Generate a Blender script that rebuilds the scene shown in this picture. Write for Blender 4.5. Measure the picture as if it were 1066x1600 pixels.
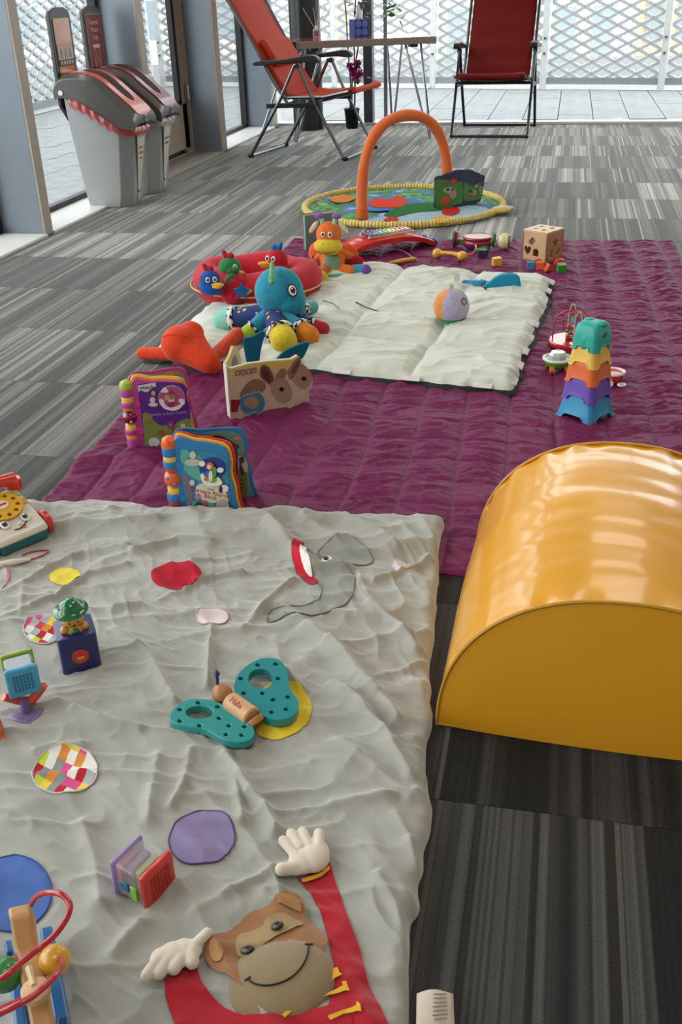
import bpy, bmesh, math, random
import numpy as np
from mathutils import Vector, Matrix, noise
random.seed(7)
for o in list(bpy.data.objects): bpy.data.objects.remove(o)
SC = bpy.context.scene; COL = SC.collection
R = math.radians; PI = math.pi
# ---------------------------------------------------------------- camera
CH, CF, CPI, CYA, CRO = 1.01, 1530., .4883, -.2232, -.0319
def cam_axes():
    f = Vector((math.sin(CYA)*math.cos(CPI), math.cos(CYA)*math.cos(CPI), -math.sin(CPI)))
    r = Vector((math.cos(CYA), -math.sin(CYA), 0)); u = r.cross(f)
    c, s = math.cos(CRO), math.sin(CRO)
    return c*r+s*u, -s*r+c*u, f
CR, CU, CFW = cam_axes()
cam = bpy.data.cameras.new('camera'); camo = bpy.data.objects.new('camera', cam); COL.objects.link(camo)
cam.sensor_fit = 'VERTICAL'; cam.sensor_height = 24; cam.lens = CF/1600*24; cam.clip_start = .05; cam.clip_end = 200
camo.matrix_world = Matrix(((CR.x,CU.x,-CFW.x,0),(CR.y,CU.y,-CFW.y,0),(CR.z,CU.z,-CFW.z,CH),(0,0,0,1)))
SC.camera = camo
def ray(px, py): return CR*(px-533)-CU*(py-800)+CFW*CF
def at(px, py, z=0.):                       # where a sight line meets the level z
    d = ray(px, py); t = (CH-z)/-d.z; return Vector((d.x*t, d.y*t, z))
# ---------------------------------------------------------------- light
SC.view_settings.view_transform = 'Standard'; SC.view_settings.look = 'None'
SC.view_settings.gamma = 1; SC.view_settings.use_curve_mapping = False
SC.view_settings.exposure = .38
try: SC.cycles.use_denoising = True
except Exception: pass
SC.cycles.max_bounces = 8; SC.cycles.diffuse_bounces = 4; SC.cycles.transparent_max_bounces = 16
W = bpy.data.worlds.new('sky'); SC.world = W; W.use_nodes = True
wn = W.node_tree; bg = wn.nodes['Background']
wt = wn.nodes.new('ShaderNodeTexCoord'); wm = wn.nodes.new('ShaderNodeMapping'); wz = wn.nodes.new('ShaderNodeTexNoise')
wr = wn.nodes.new('ShaderNodeValToRGB'); wm.inputs['Scale'].default_value = (1,1,2.5); wz.inputs['Scale'].default_value = 2.2
wr.color_ramp.elements[0].position = .35; wr.color_ramp.elements[0].color = (.80,.88,1,1)
wr.color_ramp.elements[1].position = .65; wr.color_ramp.elements[1].color = (1,.98,.95,1)
wn.links.new(wt.outputs['Generated'], wm.inputs[0]); wn.links.new(wm.outputs[0], wz.inputs['Vector'])
wn.links.new(wz.outputs['Fac'], wr.inputs[0]); wn.links.new(wr.outputs[0], bg.inputs[0]); bg.inputs[1].default_value = 3.6
def area(name, loc, rot, sx, sy, power, col):
    l = bpy.data.lights.new(name, 'AREA'); l.shape = 'RECTANGLE'; l.size = sx; l.size_y = sy; l.energy = power; l.color = col
    o = bpy.data.objects.new(name, l); o.location = loc; o.rotation_euler = rot; COL.objects.link(o); return o
# sky portals in the window openings guide the daylight
for nm, loc, rot, sx, sy in (('portal_far', (-.4,8.95,1.5), (R(-90),0,0), 6, 3.2), ('portal_left', (-2.75,3.5,1.5), (0,R(-90),0), 3.2, 11)):
    l = area(nm, loc, rot, sx, sy, 1, (1,1,1)); l.data.cycles.is_portal = True
area('ceiling_fill_light', (.3,5.2,2.88), (0,0,0), 1.2, 1.2, 13, (1,.93,.82))  # unseen warm area lamps, added under the ceiling as fill light
area('ceiling_fill_light', (.3,2.6,2.88), (0,0,0), 1.2, 1.2, 13, (1,.93,.82))
area('ceiling_fill_light', (.3,.2,2.88), (0,0,0), 1.2, 1.2, 13, (1,.93,.82))
# ---------------------------------------------------------------- materials
def hexc(h):
    h = h.lstrip('#'); v = [int(h[i:i+2],16)/255 for i in (0,2,4)]
    return tuple(c/12.92 if c <= .04045 else ((c+.055)/1.055)**2.4 for c in v)
MC = {}
def mat(col, rough=.5, metal=0., var=.06, vs=30., bump=0., bs=200., sheen=0., coat=0., trans=0., alpha=1., sss=0., emis=0., spec=.5, dist=.001):
    key = (col,rough,metal,var,vs,bump,bs,sheen,coat,trans,alpha,sss,emis,spec,dist)
    if key in MC: return MC[key]
    m = bpy.data.materials.new('mat_'+str(len(MC))); m.use_nodes = True; MC[key] = m
    nt = m.node_tree; p = nt.nodes['Principled BSDF']; c = hexc(col)
    tc = nt.nodes.new('ShaderNodeTexCoord'); nz = nt.nodes.new('ShaderNodeTexNoise'); nz.inputs['Scale'].default_value = vs; nz.inputs['Detail'].default_value = 4
    rp = nt.nodes.new('ShaderNodeValToRGB'); e = rp.color_ramp.elements
    e[0].position = .3; e[1].position = .7
    e[0].color = tuple(max(0,v*(1-var)) for v in c)+(1,); e[1].color = tuple(min(1,v*(1+var)) for v in c)+(1,)
    L = nt.links.new; L(tc.outputs['Object'], nz.inputs['Vector']); L(nz.outputs['Fac'], rp.inputs[0]); L(rp.outputs[0], p.inputs['Base Color'])
    p.inputs['Roughness'].default_value = rough; p.inputs['Metallic'].default_value = metal
    p.inputs['Specular IOR Level'].default_value = spec
    p.inputs['Sheen Weight'].default_value = sheen; p.inputs['Coat Weight'].default_value = coat; p.inputs['Coat Roughness'].default_value = .08
    p.inputs['Transmission Weight'].default_value = trans; p.inputs['Alpha'].default_value = alpha
    if emis: p.inputs['Emission Color'].default_value = c+(1,); p.inputs['Emission Strength'].default_value = emis
    if bump:
        n2 = nt.nodes.new('ShaderNodeTexNoise'); n2.inputs['Scale'].default_value = bs; n2.inputs['Detail'].default_value = 3
        b = nt.nodes.new('ShaderNodeBump'); b.inputs['Strength'].default_value = bump; b.inputs['Distance'].default_value = dist
        L(tc.outputs['Object'], n2.inputs['Vector']); L(n2.outputs['Fac'], b.inputs['Height']); L(b.outputs[0], p.inputs['Normal'])
    return m
def plastic(c, coat=.3, rough=.32): return mat(c, rough, coat=coat, var=.03)
def plush(c): return mat(c, .9, var=.12, vs=60, bump=.5, bs=500, sheen=.15, spec=.2)
def fabric(c, sheen=.06): return mat(c, .85, var=.07, vs=40, bump=.25, bs=900, sheen=sheen, spec=.2)
def printm(c): return mat(c, .4, var=.04, coat=.2)
def glassm():
    if 'gl' in MC: return MC['gl']
    m = bpy.data.materials.new('window_glass'); m.use_nodes = True; nt = m.node_tree; nt.nodes.clear()
    o = nt.nodes.new('ShaderNodeOutputMaterial'); mx = nt.nodes.new('ShaderNodeMixShader'); t = nt.nodes.new('ShaderNodeBsdfTransparent'); g = nt.nodes.new('ShaderNodeBsdfGlossy')
    lw = nt.nodes.new('ShaderNodeLayerWeight'); f = nt.nodes.new('ShaderNodeMath'); f.operation = 'POWER'; f.inputs[1].default_value = 4.5; lw.inputs['Blend'].default_value = .5; nt.links.new(lw.outputs['Facing'], f.inputs[0]); g.inputs['Roughness'].default_value = .01; t.inputs[0].default_value = (.93,.945,.935,1)
    n = nt.nodes.new('ShaderNodeTexNoise'); n.inputs['Scale'].default_value = 3; b = nt.nodes.new('ShaderNodeBump'); b.inputs['Strength'].default_value = .02
    nt.links.new(n.outputs['Fac'], b.inputs['Height']); nt.links.new(b.outputs[0], g.inputs['Normal'])
    nt.links.new(f.outputs[0], mx.inputs[0]); nt.links.new(t.outputs[0], mx.inputs[1]); nt.links.new(g.outputs[0], mx.inputs[2]); nt.links.new(mx.outputs[0], o.inputs[0])
    MC['gl'] = m; return m
def clearm(col='#ffffff', a=.3):
    return mat(col, .05, alpha=a, coat=1., var=.02)
CHROME = mat('#b9bbbd', .22, 1., var=.05); GUN = mat('#6c6f72', .35, .9, var=.05); BLK = mat('#141517', .45, var=.1); DARKT = mat('#33373b', .4, .6)
# ---------------------------------------------------------------- mesh helpers
def meta(o, label=None, cat=None, group=None, kind=None):
    if label: o['label'] = label
    if cat: o['category'] = cat
    if group: o['group'] = group
    if kind: o['kind'] = kind
    return o
def empty(name, loc, rz=0, label=None, cat=None, group=None, rx=0, ry=0):
    o = bpy.data.objects.new(name, None); COL.objects.link(o); o.location = loc; o.rotation_euler = (rx,ry,rz); o.empty_display_size = .05
    return meta(o, label, cat, group)
def link(name, me, m, parent=None, loc=None, rot=None):
    o = bpy.data.objects.new(name, me); COL.objects.link(o)
    if m is not None and not me.materials: me.materials.append(m)
    if parent: o.parent = parent
    if loc is not None: o.location = loc
    if rot is not None: o.rotation_euler = rot
    return o
def frame(z, up=Vector((0,0,1))):
    z = Vector(z).normalized()
    if abs(z.dot(up)) > .98: up = Vector((1,0,0))
    x = up.cross(z).normalized(); y = z.cross(x); return Matrix((x,y,z)).transposed()
class MB:
    def __init__(s): s.b = bmesh.new()
    def box(s, c, d, rot=(0,0,0)):
        from mathutils import Euler
        M = Matrix.Translation(c) @ Euler(rot).to_matrix().to_4x4() @ Matrix.Diagonal((d[0],d[1],d[2],1))
        bmesh.ops.create_cube(s.b, size=1, matrix=M); return s
    def cone(s, p0, p1, r0, r1=None, n=16, cap=True):
        p0, p1 = Vector(p0), Vector(p1); r1 = r0 if r1 is None else r1; d = p1-p0
        M = Matrix.Translation((p0+p1)/2) @ frame(d).to_4x4()
        bmesh.ops.create_cone(s.b, cap_ends=cap, segments=n, radius1=r0, radius2=r1, depth=d.length, matrix=M); return s
    def ball(s, c, r, rot=(0,0,0), n=16):
        from mathutils import Euler
        if not hasattr(r, '__len__'): r = (r,r,r)
        M = Matrix.Translation(c) @ Euler(rot).to_matrix().to_4x4() @ Matrix.Diagonal((r[0],r[1],r[2],1))
        bmesh.ops.create_uvsphere(s.b, u_segments=n, v_segments=max(6,n*2//3), radius=1, matrix=M); return s
    def caps(s, p0, p1, r0, r1=None, n=14):
        r1 = r0 if r1 is None else r1
        s.cone(p0, p1, r0, r1, n); s.ball(p0, r0, n=n); s.ball(p1, r1, n=n); return s
    def tube(s, pts, r, n=8, closed=False, cap=True):
        pts = [Vector(p) for p in pts]; N = len(pts); rings = []; up = None
        for i, p in enumerate(pts):
            if closed: t = pts[(i+1)%N]-pts[i-1]
            else: t = pts[min(i+1,N-1)]-pts[max(i-1,0)]
            t.normalize()
            if up is None: up = frame(t).col[0].copy()
            x = (up-t*up.dot(t))
            if x.length < 1e-6: x = frame(t).col[0].copy()
            x.normalize(); up = x; y = t.cross(x); rr = r[i] if hasattr(r,'__len__') else r
            rings.append([s.b.verts.new(p+x*math.cos(a)*rr+y*math.sin(a)*rr) for a in [2*PI*k/n for k in range(n)]])
        for i in range(N if closed else N-1):
            a, b = rings[i], rings[(i+1)%N]
            for k in range(n): s.b.faces.new((a[k],a[(k+1)%n],b[(k+1)%n],b[k]))
        if not closed and cap:
            s.b.faces.new(rings[0][::-1]); s.b.faces.new(rings[-1])
        return s
    def lathe(s, prof, c=(0,0,0), n=24, M=None):
        rings = []; c = Vector(c)
        for r, z in prof:
            rings.append([s.b.verts.new((M @ Vector((r*math.cos(a),r*math.sin(a),z)) if M else Vector((r*math.cos(a),r*math.sin(a),z)))+c) for a in [2*PI*k/n for k in range(n)]])
        for a, b in zip(rings, rings[1:]):
            for k in range(n): s.b.faces.new((a[k],a[(k+1)%n],b[(k+1)%n],b[k]))
        if prof[0][0] > 1e-5: s.b.faces.new(rings[0][::-1])
        if prof[-1][0] > 1e-5: s.b.faces.new(rings[-1])
        return s
    def prism(s, outer, z0, z1, holes=(), M=None):
        """outline in 2-D with optional holes, extruded from z0 to z1, placed by M"""
        t = bmesh.new(); loops = [outer]+list(holes)
        for lp in loops:
            vs = [t.verts.new((p[0],p[1],z0)) for p in lp]
            for i in range(len(vs)): t.edges.new((vs[i],vs[(i+1)%len(vs)]))
        if holes: bmesh.ops.triangle_fill(t, use_beauty=True, use_dissolve=False, edges=t.edges[:])
        else: bmesh.ops.contextual_create(t, geom=t.edges[:])
        r = bmesh.ops.extrude_face_region(t, geom=t.faces[:])
        for v in r['geom']:
            if isinstance(v, bmesh.types.BMVert): v.co.z = z1
        bmesh.ops.recalc_face_normals(t, faces=t.faces[:])
        if M is not None: t.transform(M)
        me = bpy.data.meshes.new('tmp'); t.to_mesh(me); t.free(); s.b.from_mesh(me); bpy.data.meshes.remove(me); return s
    def torus(s, c, R_, r, M=None, n=28, m=8, a0=0, a1=2*PI):
        M = M or Matrix.Identity(3); full = abs(a1-a0-2*PI) < 1e-4; k = n if full else n+1
        pts = [Vector(c)+M @ Vector((R_*math.cos(a0+(a1-a0)*i/n), R_*math.sin(a0+(a1-a0)*i/n), 0)) for i in range(k)]
        return s.tube(pts, r, m, closed=full)
    def go(s, name, m, parent=None, smooth=True, bev=0., seg=2, sub=0, ang=40, loc=None, rot=None, remesh=0., sm=6, label=None):
        me = bpy.data.meshes.new(name)
        bmesh.ops.recalc_face_normals(s.b, faces=s.b.faces[:]); s.b.to_mesh(me); s.b.free()
        if smooth:
            me.shade_smooth()
            if not remesh and not sub: me.set_sharp_from_angle(angle=R(ang))
        o = link(name, me, m, parent, loc, rot)
        if remesh:
            q = o.modifiers.new('r', 'REMESH'); q.mode = 'VOXEL'; q.voxel_size = remesh; q.use_smooth_shade = True
            q = o.modifiers.new('s', 'SMOOTH'); q.iterations = sm; q.factor = .5
        if bev:
            q = o.modifiers.new('b', 'BEVEL'); q.width = bev; q.segments = seg; q.limit_method = 'ANGLE'; q.angle_limit = R(35); q.harden_normals = False
        if sub:
            q = o.modifiers.new('u', 'SUBSURF'); q.levels = q.render_levels = sub
        if label: o['label'] = label
        return o
def ell(cx, cy, rx, ry, n=24, a=0.):
    return [(cx+rx*math.cos(t)*math.cos(a)-ry*math.sin(t)*math.sin(a), cy+rx*math.cos(t)*math.sin(a)+ry*math.sin(t)*math.cos(a)) for t in [2*PI*i/n for i in range(n)]]
def rrect(x0, y0, x1, y1, r, n=5):
    o = []
    for cx, cy, a in ((x1-r,y1-r,0),(x0+r,y1-r,90),(x0+r,y0+r,180),(x1-r,y0+r,270)):
        o += [(cx+r*math.cos(R(a+90*i/n)), cy+r*math.sin(R(a+90*i/n))) for i in range(n+1)]
    return o
def crom(pts, k=6, closed=True):
    P = [Vector(p) for p in pts]; N = len(P); o = []
    for i in range(N if closed else N-1):
        g = (lambda j: P[j % N]) if closed else (lambda j: P[max(0,min(N-1,j))])
        a, b, c, d = g(i-1), g(i), g(i+1), g(i+2)
        for j in range(k):
            t = j/k; o.append(.5*((2*b)+(c-a)*t+(2*a-5*b+4*c-d)*t*t+(3*b-a-3*c+d)*t**3))
    if not closed: o.append(P[-1])
    return [tuple(p) for p in o]
def star(cx, cy, r, k=5, q=.45, a=PI/2):
    return [(cx+(r if i%2==0 else r*q)*math.cos(a+PI*i/k), cy+(r if i%2==0 else r*q)*math.sin(a+PI*i/k)) for i in range(2*k)]
def PM(o, ux, uy):
    """matrix of a plane: origin, u axis, v axis (normal = u x v)"""
    ux, uy = Vector(ux).normalized(), Vector(uy).normalized(); n = ux.cross(uy)
    M = Matrix((ux,uy,n)).transposed().to_4x4(); M.translation = Vector(o); return M
def text(s, size, M, m, parent, name='lettering', ext=.0003, align='CENTER', sx=1.):
    c = bpy.data.curves.new(name, 'FONT'); c.body = s; c.size = size; c.extrude = ext; c.align_x = align; c.align_y = 'CENTER'; c.resolution_u = 2
    c.materials.append(m); tmp = bpy.data.objects.new('tmp', c); me = bpy.data.meshes.new_from_object(tmp); bpy.data.objects.remove(tmp); bpy.data.curves.remove(c); me.name = name
    o = bpy.data.objects.new(name, me); COL.objects.link(o); o.parent = parent
    o.matrix_local = M @ Matrix.Diagonal((sx,1,1,1)); return o
# vectorised value noise for cloth
def vnoise(x, y, seed=0):
    xi = np.floor(x).astype(np.int64); yi = np.floor(y).astype(np.int64); fx = x-xi; fy = y-yi
    def h(a, b):
        n = (a*374761393+b*668265263+seed*1442695041) & 0x7fffffff; n = ((n ^ (n >> 13))*1274126177) & 0x7fffffff
        return ((n ^ (n >> 16)) & 0xffff)/65535.
    fx = fx*fx*fx*(fx*(fx*6-15)+10); fy = fy*fy*fy*(fy*(fy*6-15)+10)
    return (h(xi,yi)*(1-fx)+h(xi+1,yi)*fx)*(1-fy)+(h(xi,yi+1)*(1-fx)+h(xi+1,yi+1)*fx)*fy
def ridged(x, y, seed): return (1-np.abs(2*vnoise(x,y,seed)-1))**2
def cloth(name, P00, P10, P11, P01, nu, nv, hfun, m, parent=None, wob=.006):
    """sheet spanned by four corners; hfun(X,Y,u,v,edge distance) gives the height; border rolls down to the ground"""
    u, v = np.meshgrid(np.linspace(0,1,nu+1), np.linspace(0,1,nv+1), indexing='ij')
    X = (P00[0]*(1-u)+P10[0]*u)*(1-v)+(P01[0]*(1-u)+P11[0]*u)*v; Y = (P00[1]*(1-u)+P10[1]*u)*(1-v)+(P01[1]*(1-u)+P11[1]*u)*v
    Lu = math.dist(P00[:2],P10[:2]); Lv = math.dist(P00[:2],P01[:2])
    ed = np.minimum(np.minimum(u,1-u)*Lu, np.minimum(v,1-v)*Lv)
    w = wob*(vnoise(X*9,Y*9,5)-.5)*2+wob*.5*(vnoise(X*30,Y*30,6)-.5)*2
    k = np.exp(-ed/.08); cx, cy = X.mean(), Y.mean(); d = np.hypot(X-cx,Y-cy)+1e-6
    X2 = X+w*k*(X-cx)/d; Y2 = Y+w*k*(Y-cy)/d
    Z = hfun(X2, Y2, u, v, ed)
    co = np.stack([X2,Y2,Z],-1).reshape(-1,3)
    idx = np.arange((nu+1)*(nv+1)).reshape(nu+1,nv+1)
    f = np.stack([idx[:-1,:-1],idx[1:,:-1],idx[1:,1:],idx[:-1,1:]],-1).reshape(-1,4)
    me = bpy.data.meshes.new(name); me.from_pydata(co.tolist(), [], f.tolist()); me.shade_smooth(); me.update()
    if me.polygons[0].normal.z < 0: me.flip_normals()
    return link(name, me, m, parent)
# ---------------------------------------------------------------- carpet and floor
def carpet_mat():
    m = bpy.data.materials.new('striped_carpet'); m.use_nodes = True; nt = m.node_tree; p = nt.nodes['Principled BSDF']; L = nt.links.new; N = nt.nodes.new
    def math_(op, a, b=None):
        n = N('ShaderNodeMath'); n.operation = op
        for i, x in enumerate((a,b)):
            if x is None: continue
            if isinstance(x,(int,float)): n.inputs[i].default_value = x
            else: L(x, n.inputs[i])
        return n.outputs[0]
    tc = N('ShaderNodeTexCoord'); sp = N('ShaderNodeSeparateXYZ'); oi = N('ShaderNodeObjectInfo'); L(tc.outputs['Object'], sp.inputs[0])
    v = math_('ADD', sp.outputs[0], math_('MULTIPLY', oi.outputs['Random'], 91.7))
    def n1(scale, off=0.):
        t = N('ShaderNodeTexNoise'); t.noise_dimensions = '1D'; t.inputs['Scale'].default_value = scale; t.inputs['Detail'].default_value = 0
        L(math_('ADD', v, off), t.inputs['W']); return t.outputs['Fac']
    def ramp(x, stops, const=False):
        r = N('ShaderNodeValToRGB'); r.color_ramp.interpolation = 'CONSTANT' if const else 'LINEAR'
        while len(r.color_ramp.elements) < len(stops): r.color_ramp.elements.new(.5)
        for e, (ps, c) in zip(r.color_ramp.elements, stops): e.position = ps; e.color = c+(1,) if len(c)==3 else c
        L(x, r.inputs[0]); return r.outputs[0]
    def wn(scale, off=0.):
        t = N('ShaderNodeTexWhiteNoise'); t.noise_dimensions = '1D'; L(math_('FLOOR', math_('MULTIPLY', math_('ADD', v, off), scale)), t.inputs['W']); return t.outputs['Value']
    g = lambda a: (a,a*.975,a*.93)
    band = ramp(n1(9), [(.0,g(.010)),(.36,g(.013)),(.40,g(.055)),(.47,g(.030)),(.50,g(.085)),(.56,g(.105)),(.59,g(.018)),(.66,g(.024)),(.68,g(.07))])
    rib = math_('ADD', math_('MULTIPLY', wn(230), .75), .62)
    mul = N('ShaderNodeMix'); mul.data_type = 'RGBA'; mul.blend_type = 'MULTIPLY'; mul.inputs[0].default_value = 1; L(band, mul.inputs[6])
    til = math_('ADD', math_('MULTIPLY', n1(.37,11.), 0.), 1.)
    w2 = N('ShaderNodeTexWhiteNoise'); w2.noise_dimensions = '1D'; L(math_('MULTIPLY', oi.outputs['Random'], 777.), w2.inputs['W'])
    tb = math_('ADD', math_('MULTIPLY', math_('POWER', w2.outputs['Value'], 1.6), 1.5), .38)
    L(math_('MULTIPLY', rib, tb), mul.inputs[7])
    line = ramp(wn(150,3.1), [(0,(0,0,0)),(.972,(1,1,1))], True)
    mx = N('ShaderNodeMix'); mx.data_type = 'RGBA'; L(line, mx.inputs[0]); L(mul.outputs[2], mx.inputs[6]); mx.inputs[7].default_value = (.17,.165,.135,1)
    pile = N('ShaderNodeTexNoise'); pile.inputs['Scale'].default_value = 520; pile.inputs['Detail'].default_value = 2; L(tc.outputs['Object'], pile.inputs['Vector'])
    pr = math_('MULTIPLY', math_('ADD', math_('MULTIPLY', pile.outputs['Fac'], 1.5), .25), .42)
    m2 = N('ShaderNodeMix'); m2.data_type = 'RGBA'; m2.blend_type = 'MULTIPLY'; m2.inputs[0].default_value = 1; L(mx.outputs[2], m2.inputs[6]); L(pr, m2.inputs[7])
    L(m2.outputs[2], p.inputs['Base Color']); p.inputs['Roughness'].default_value = .75; p.inputs['Specular IOR Level'].default_value = .25
    L(m2.outputs[2], p.inputs['Sheen Tint']); p.inputs['Sheen Weight'].default_value = 1.; p.inputs['Sheen Roughness'].default_value = .3
    sm = N('ShaderNodeMix'); sm.data_type = 'RGBA'; sm.inputs[0].default_value = .945; sm.inputs[6].default_value = (.55,.57,.58,1); L(m2.outputs[2], sm.inputs[7]); sc = N('ShaderNodeMix'); sc.data_type = 'RGBA'; sc.blend_type = 'MULTIPLY'; sc.inputs[0].default_value = 1; sc.inputs[7].default_value = (17,16.5,15.5,1); L(sm.outputs[2], sc.inputs[6]); L(sc.outputs[2], p.inputs['Sheen Tint'])
    b = N('ShaderNodeBump'); b.inputs['Strength'].default_value = .7; b.inputs['Distance'].default_value = .002
    L(math_('ADD', math_('MULTIPLY', pile.outputs['Fac'], .8), math_('MULTIPLY', rib, .5)), b.inputs['Height']); L(b.outputs[0], p.inputs['Normal'])
    return m
FARY = 8.75
floor = MB().box((-.1,3.3,-.06), (5.4,11.2,.1)).go('floor', mat('#2b2a28',.9), smooth=False); meta(floor, kind='structure')
CARP = carpet_mat()
tile_me = bpy.data.meshes.new('carpet_tile'); _b = MB().box((0,0,-.0055),(.499,.499,.011)).b; bmesh.ops.bevel(_b, geom=[e for e in _b.edges if all(v.co.z > -.001 for v in e.verts)], offset=.0015, segments=1); _b.to_mesh(tile_me); tile_me.materials.append(CARP)
offs = [.05,.3,.18,.42,.1,.35,.0,.22,.45,.14,.38,.08,.27,.33,.12,.24,.4,.02]
Y0 = 8.53-.5
for r in range(-1, 19):
    yc = 8.53-.5*r-.25; y1 = min(yc+.25, FARY)
    for c in range(-1, 11):
        x = -2.42+.5*c+offs[r % 18]
        x0, x1 = max(x,-2.42), min(x+.5, 2.6)
        if x1-x0 < .04: continue
        o = bpy.data.objects.new('carpet_tile', tile_me); COL.objects.link(o); o.parent = floor
        if r == -1: o.location = ((x0+x1)/2, (yc-.25+FARY)/2, 0); o.scale = ((x1-x0)/.5, (FARY-yc+.25)/.5, 1)
        else: o.location = ((x0+x1)/2, yc, 0); o.scale = ((x1-x0)/.5, 1, 1)
# ---------------------------------------------------------------- walls
GREYW = mat('#7f8891', .35, .25, var=.03, vs=4); BEIGE = mat('#a89c8d', .45, var=.04); WHITE = mat('#dcdad6', .4, var=.02)
ZT = 2.9
MB().box((.1,3.3,ZT+.05),(5.7,11.3,.1)).go('ceiling', mat('#c9c8c4',.8), smooth=False)['kind'] = 'structure'
for nm, c, d in (('wall_right',(2.65,3.3,1.45),(.1,11.2,2.9)), ('wall_back',(.1,-2.3,1.45),(5.6,.1,2.9))):
    MB().box(c,d).go(nm, mat('#cfcac2',.8), smooth=False)['kind'] = 'structure'
WX = -2.68
wl = empty('wall_left', (WX,4,0)); wl['kind'] = 'structure'
def pier(ya, yb, x1=-2.42, strip=True):
    MB().box(((x1+WX)/2-WX-.02-.01, (ya+yb)/2-4, ZT/2), (x1-WX+.02, yb-ya, ZT)).go('pier', GREYW, wl, bev=.003)
    MB().box((x1-WX-.018, (ya+yb)/2-4+.002, ZT/2), (.016, yb-ya+.004, ZT)).go('edge_strip', BEIGE, wl, bev=.002)
piers = [(4.43,4.50),(5.86,5.95),(7.20,7.30),(8.60,8.72),(2.9,2.98),(1.4,1.48),(-.1,-.02),(-1.6,-1.52)]
for a, b in piers: pier(a, b)
def window(n, ya, yb, glassy=True):
    w = empty('window_%d' % n, (WX,ya,0)); w['kind'] = 'structure'
    L_ = yb-ya
    g = MB().box((-.02,L_/2,ZT/2),(.012,L_-.03,ZT-.06)).go('pane', glassm(), w, smooth=False)
    f = MB()
    for y in (.022, L_-.022): f.box((0,y,ZT/2),(.05,.04,ZT))
    for z in (.02, ZT-.02): f.box((0,L_/2,z),(.045,L_-.088,.035))
    f.go('frame', mat('#1a1d20',.4), w, bev=.002)
    return w
window(1, 4.50, 5.86); window(2, 7.30, 8.60); window(3, 2.98, 4.43); window(4, 1.48, 2.9); window(5, -.02, 1.4); window(6,-1.52,-.1)
sl = MB()
for i, (a, b) in enumerate(((4.50,5.86),(7.30,8.60),(2.98,4.43),(1.48,2.9),(-1.6,1.4))):
    MB().box((-2.545,(a+b)/2,-.028),(.25,b-a,.08)).go('trim_%d' % (i+1), WHITE, bev=.004)['kind'] = 'structure'
MB().box((-2.545,6.575,-.03),(.25,1.25,.07)).go('trim_6', mat('#8f897e',.7), bev=.003)['kind'] = 'structure'
# glazed door between the second and third pier
d = empty('door_1', (WX,5.95,0)); d['kind'] = 'structure'
MB().box((-.01,.66,.19),(.05,1.12,.30)).go('bottom_rail', BEIGE, d, bev=.003)
MB().box((-.01,1.175,1.3),(.05,.09,2.56)).go('stile', BEIGE, d, bev=.003); MB().box((-.01,.1,1.3),(.05,.08,2.56)).go('stile', BEIGE, d, bev=.003)
MB().box((-.02,.63,1.46),(.012,.98,2.22)).go('pane', glassm(), d, smooth=False)
g = MB(); g.box((.0,1.10,1.46),(.035,.05,2.22)); g.box((.0,.155,1.46),(.035,.03,2.22)); g.box((.0,.63,.35),(.035,.98,.03)); g.go('gasket', BLK, d)
MB().box((-.01,.63,.02),(.03,1.1,.025)).go('door_sweep', BLK, d)
h = MB(); h.cone((.04,1.20,.36),(.04,1.20,.46),.012); h.box((.03,1.20,.41),(.02,.03,.11)); h.go('hinge', CHROME, d)
MB().box((0,.03,1.35),(.07,.06,2.7)).go('door_frame', BEIGE, d, bev=.003); MB().box((0,1.235,1.35),(.07,.03,2.7)).go('door_frame', BEIGE, d, bev=.003)
MB().box((0,.63,2.8),(.07,1.26,.2)).go('door_frame', BEIGE, d, bev=.003)
# far window wall
fw = empty('window_7', (0,FARY+.06,0)); fw['kind'] = 'structure'
MB().box((.1,0,-.01),(5.1,.12,.06)).go('window_sill', mat('#e8e8e6',.35), fw, bev=.004)
for x0, x1 in ((-2.42,-1.68),(-1.60,.95),(1.0,2.6)):
    MB().box(((x0+x1)/2,.01,1.46),(x1-x0,.012,2.85)).go('pane', glassm(), fw, smooth=False)
MB().box((-1.64,0,1.45),(.075,.11,2.86)).go('mullion', mat('#565b60',.4,.3), fw, bev=.003)
MB().box((-1.50,.01,1.45),(.03,.03,2.86)).go('mullion', mat('#8f9698',.4,.3), fw, bev=.003)
MB().box((.975,.01,1.45),(.05,.08,2.86)).go('mullion', GREYW, fw, bev=.003)
# ---------------------------------------------------------------- terrace outside
ter = MB().box((-3,6,-.095),(20,24,.1)).go('terrace', mat('#6c6e6d',.9), smooth=False); ter['kind'] = 'structure'
# the slab under the room keeps clear of the terrace
PAV = mat('#8d9090', .8, var=.15, vs=8, bump=.3, bs=120)
pv = bpy.data.meshes.new('paving_slab'); _b = MB().box((0,0,0),(.292,.892,.03)).b
bmesh.ops.bevel(_b, geom=[e for e in _b.edges if all(v.co.z > .01 for v in e.verts)], offset=.003, segments=1); _b.to_mesh(pv); pv.materials.append(PAV)
def pave(x0, y0, nx, ny):
    for i in range(nx):
        for j in range(ny):
            o = bpy.data.objects.new('paving_slab', pv); COL.objects.link(o); o.parent = ter
            o.location = (x0+.3*i, y0+.9*j+(.3*(i%3))-.3, -.03+random.uniform(-.0015,.0015))
pave(-5.32, 9.4, 25, 5)
pave(-5.32, 4.4, 9, 6)
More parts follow.
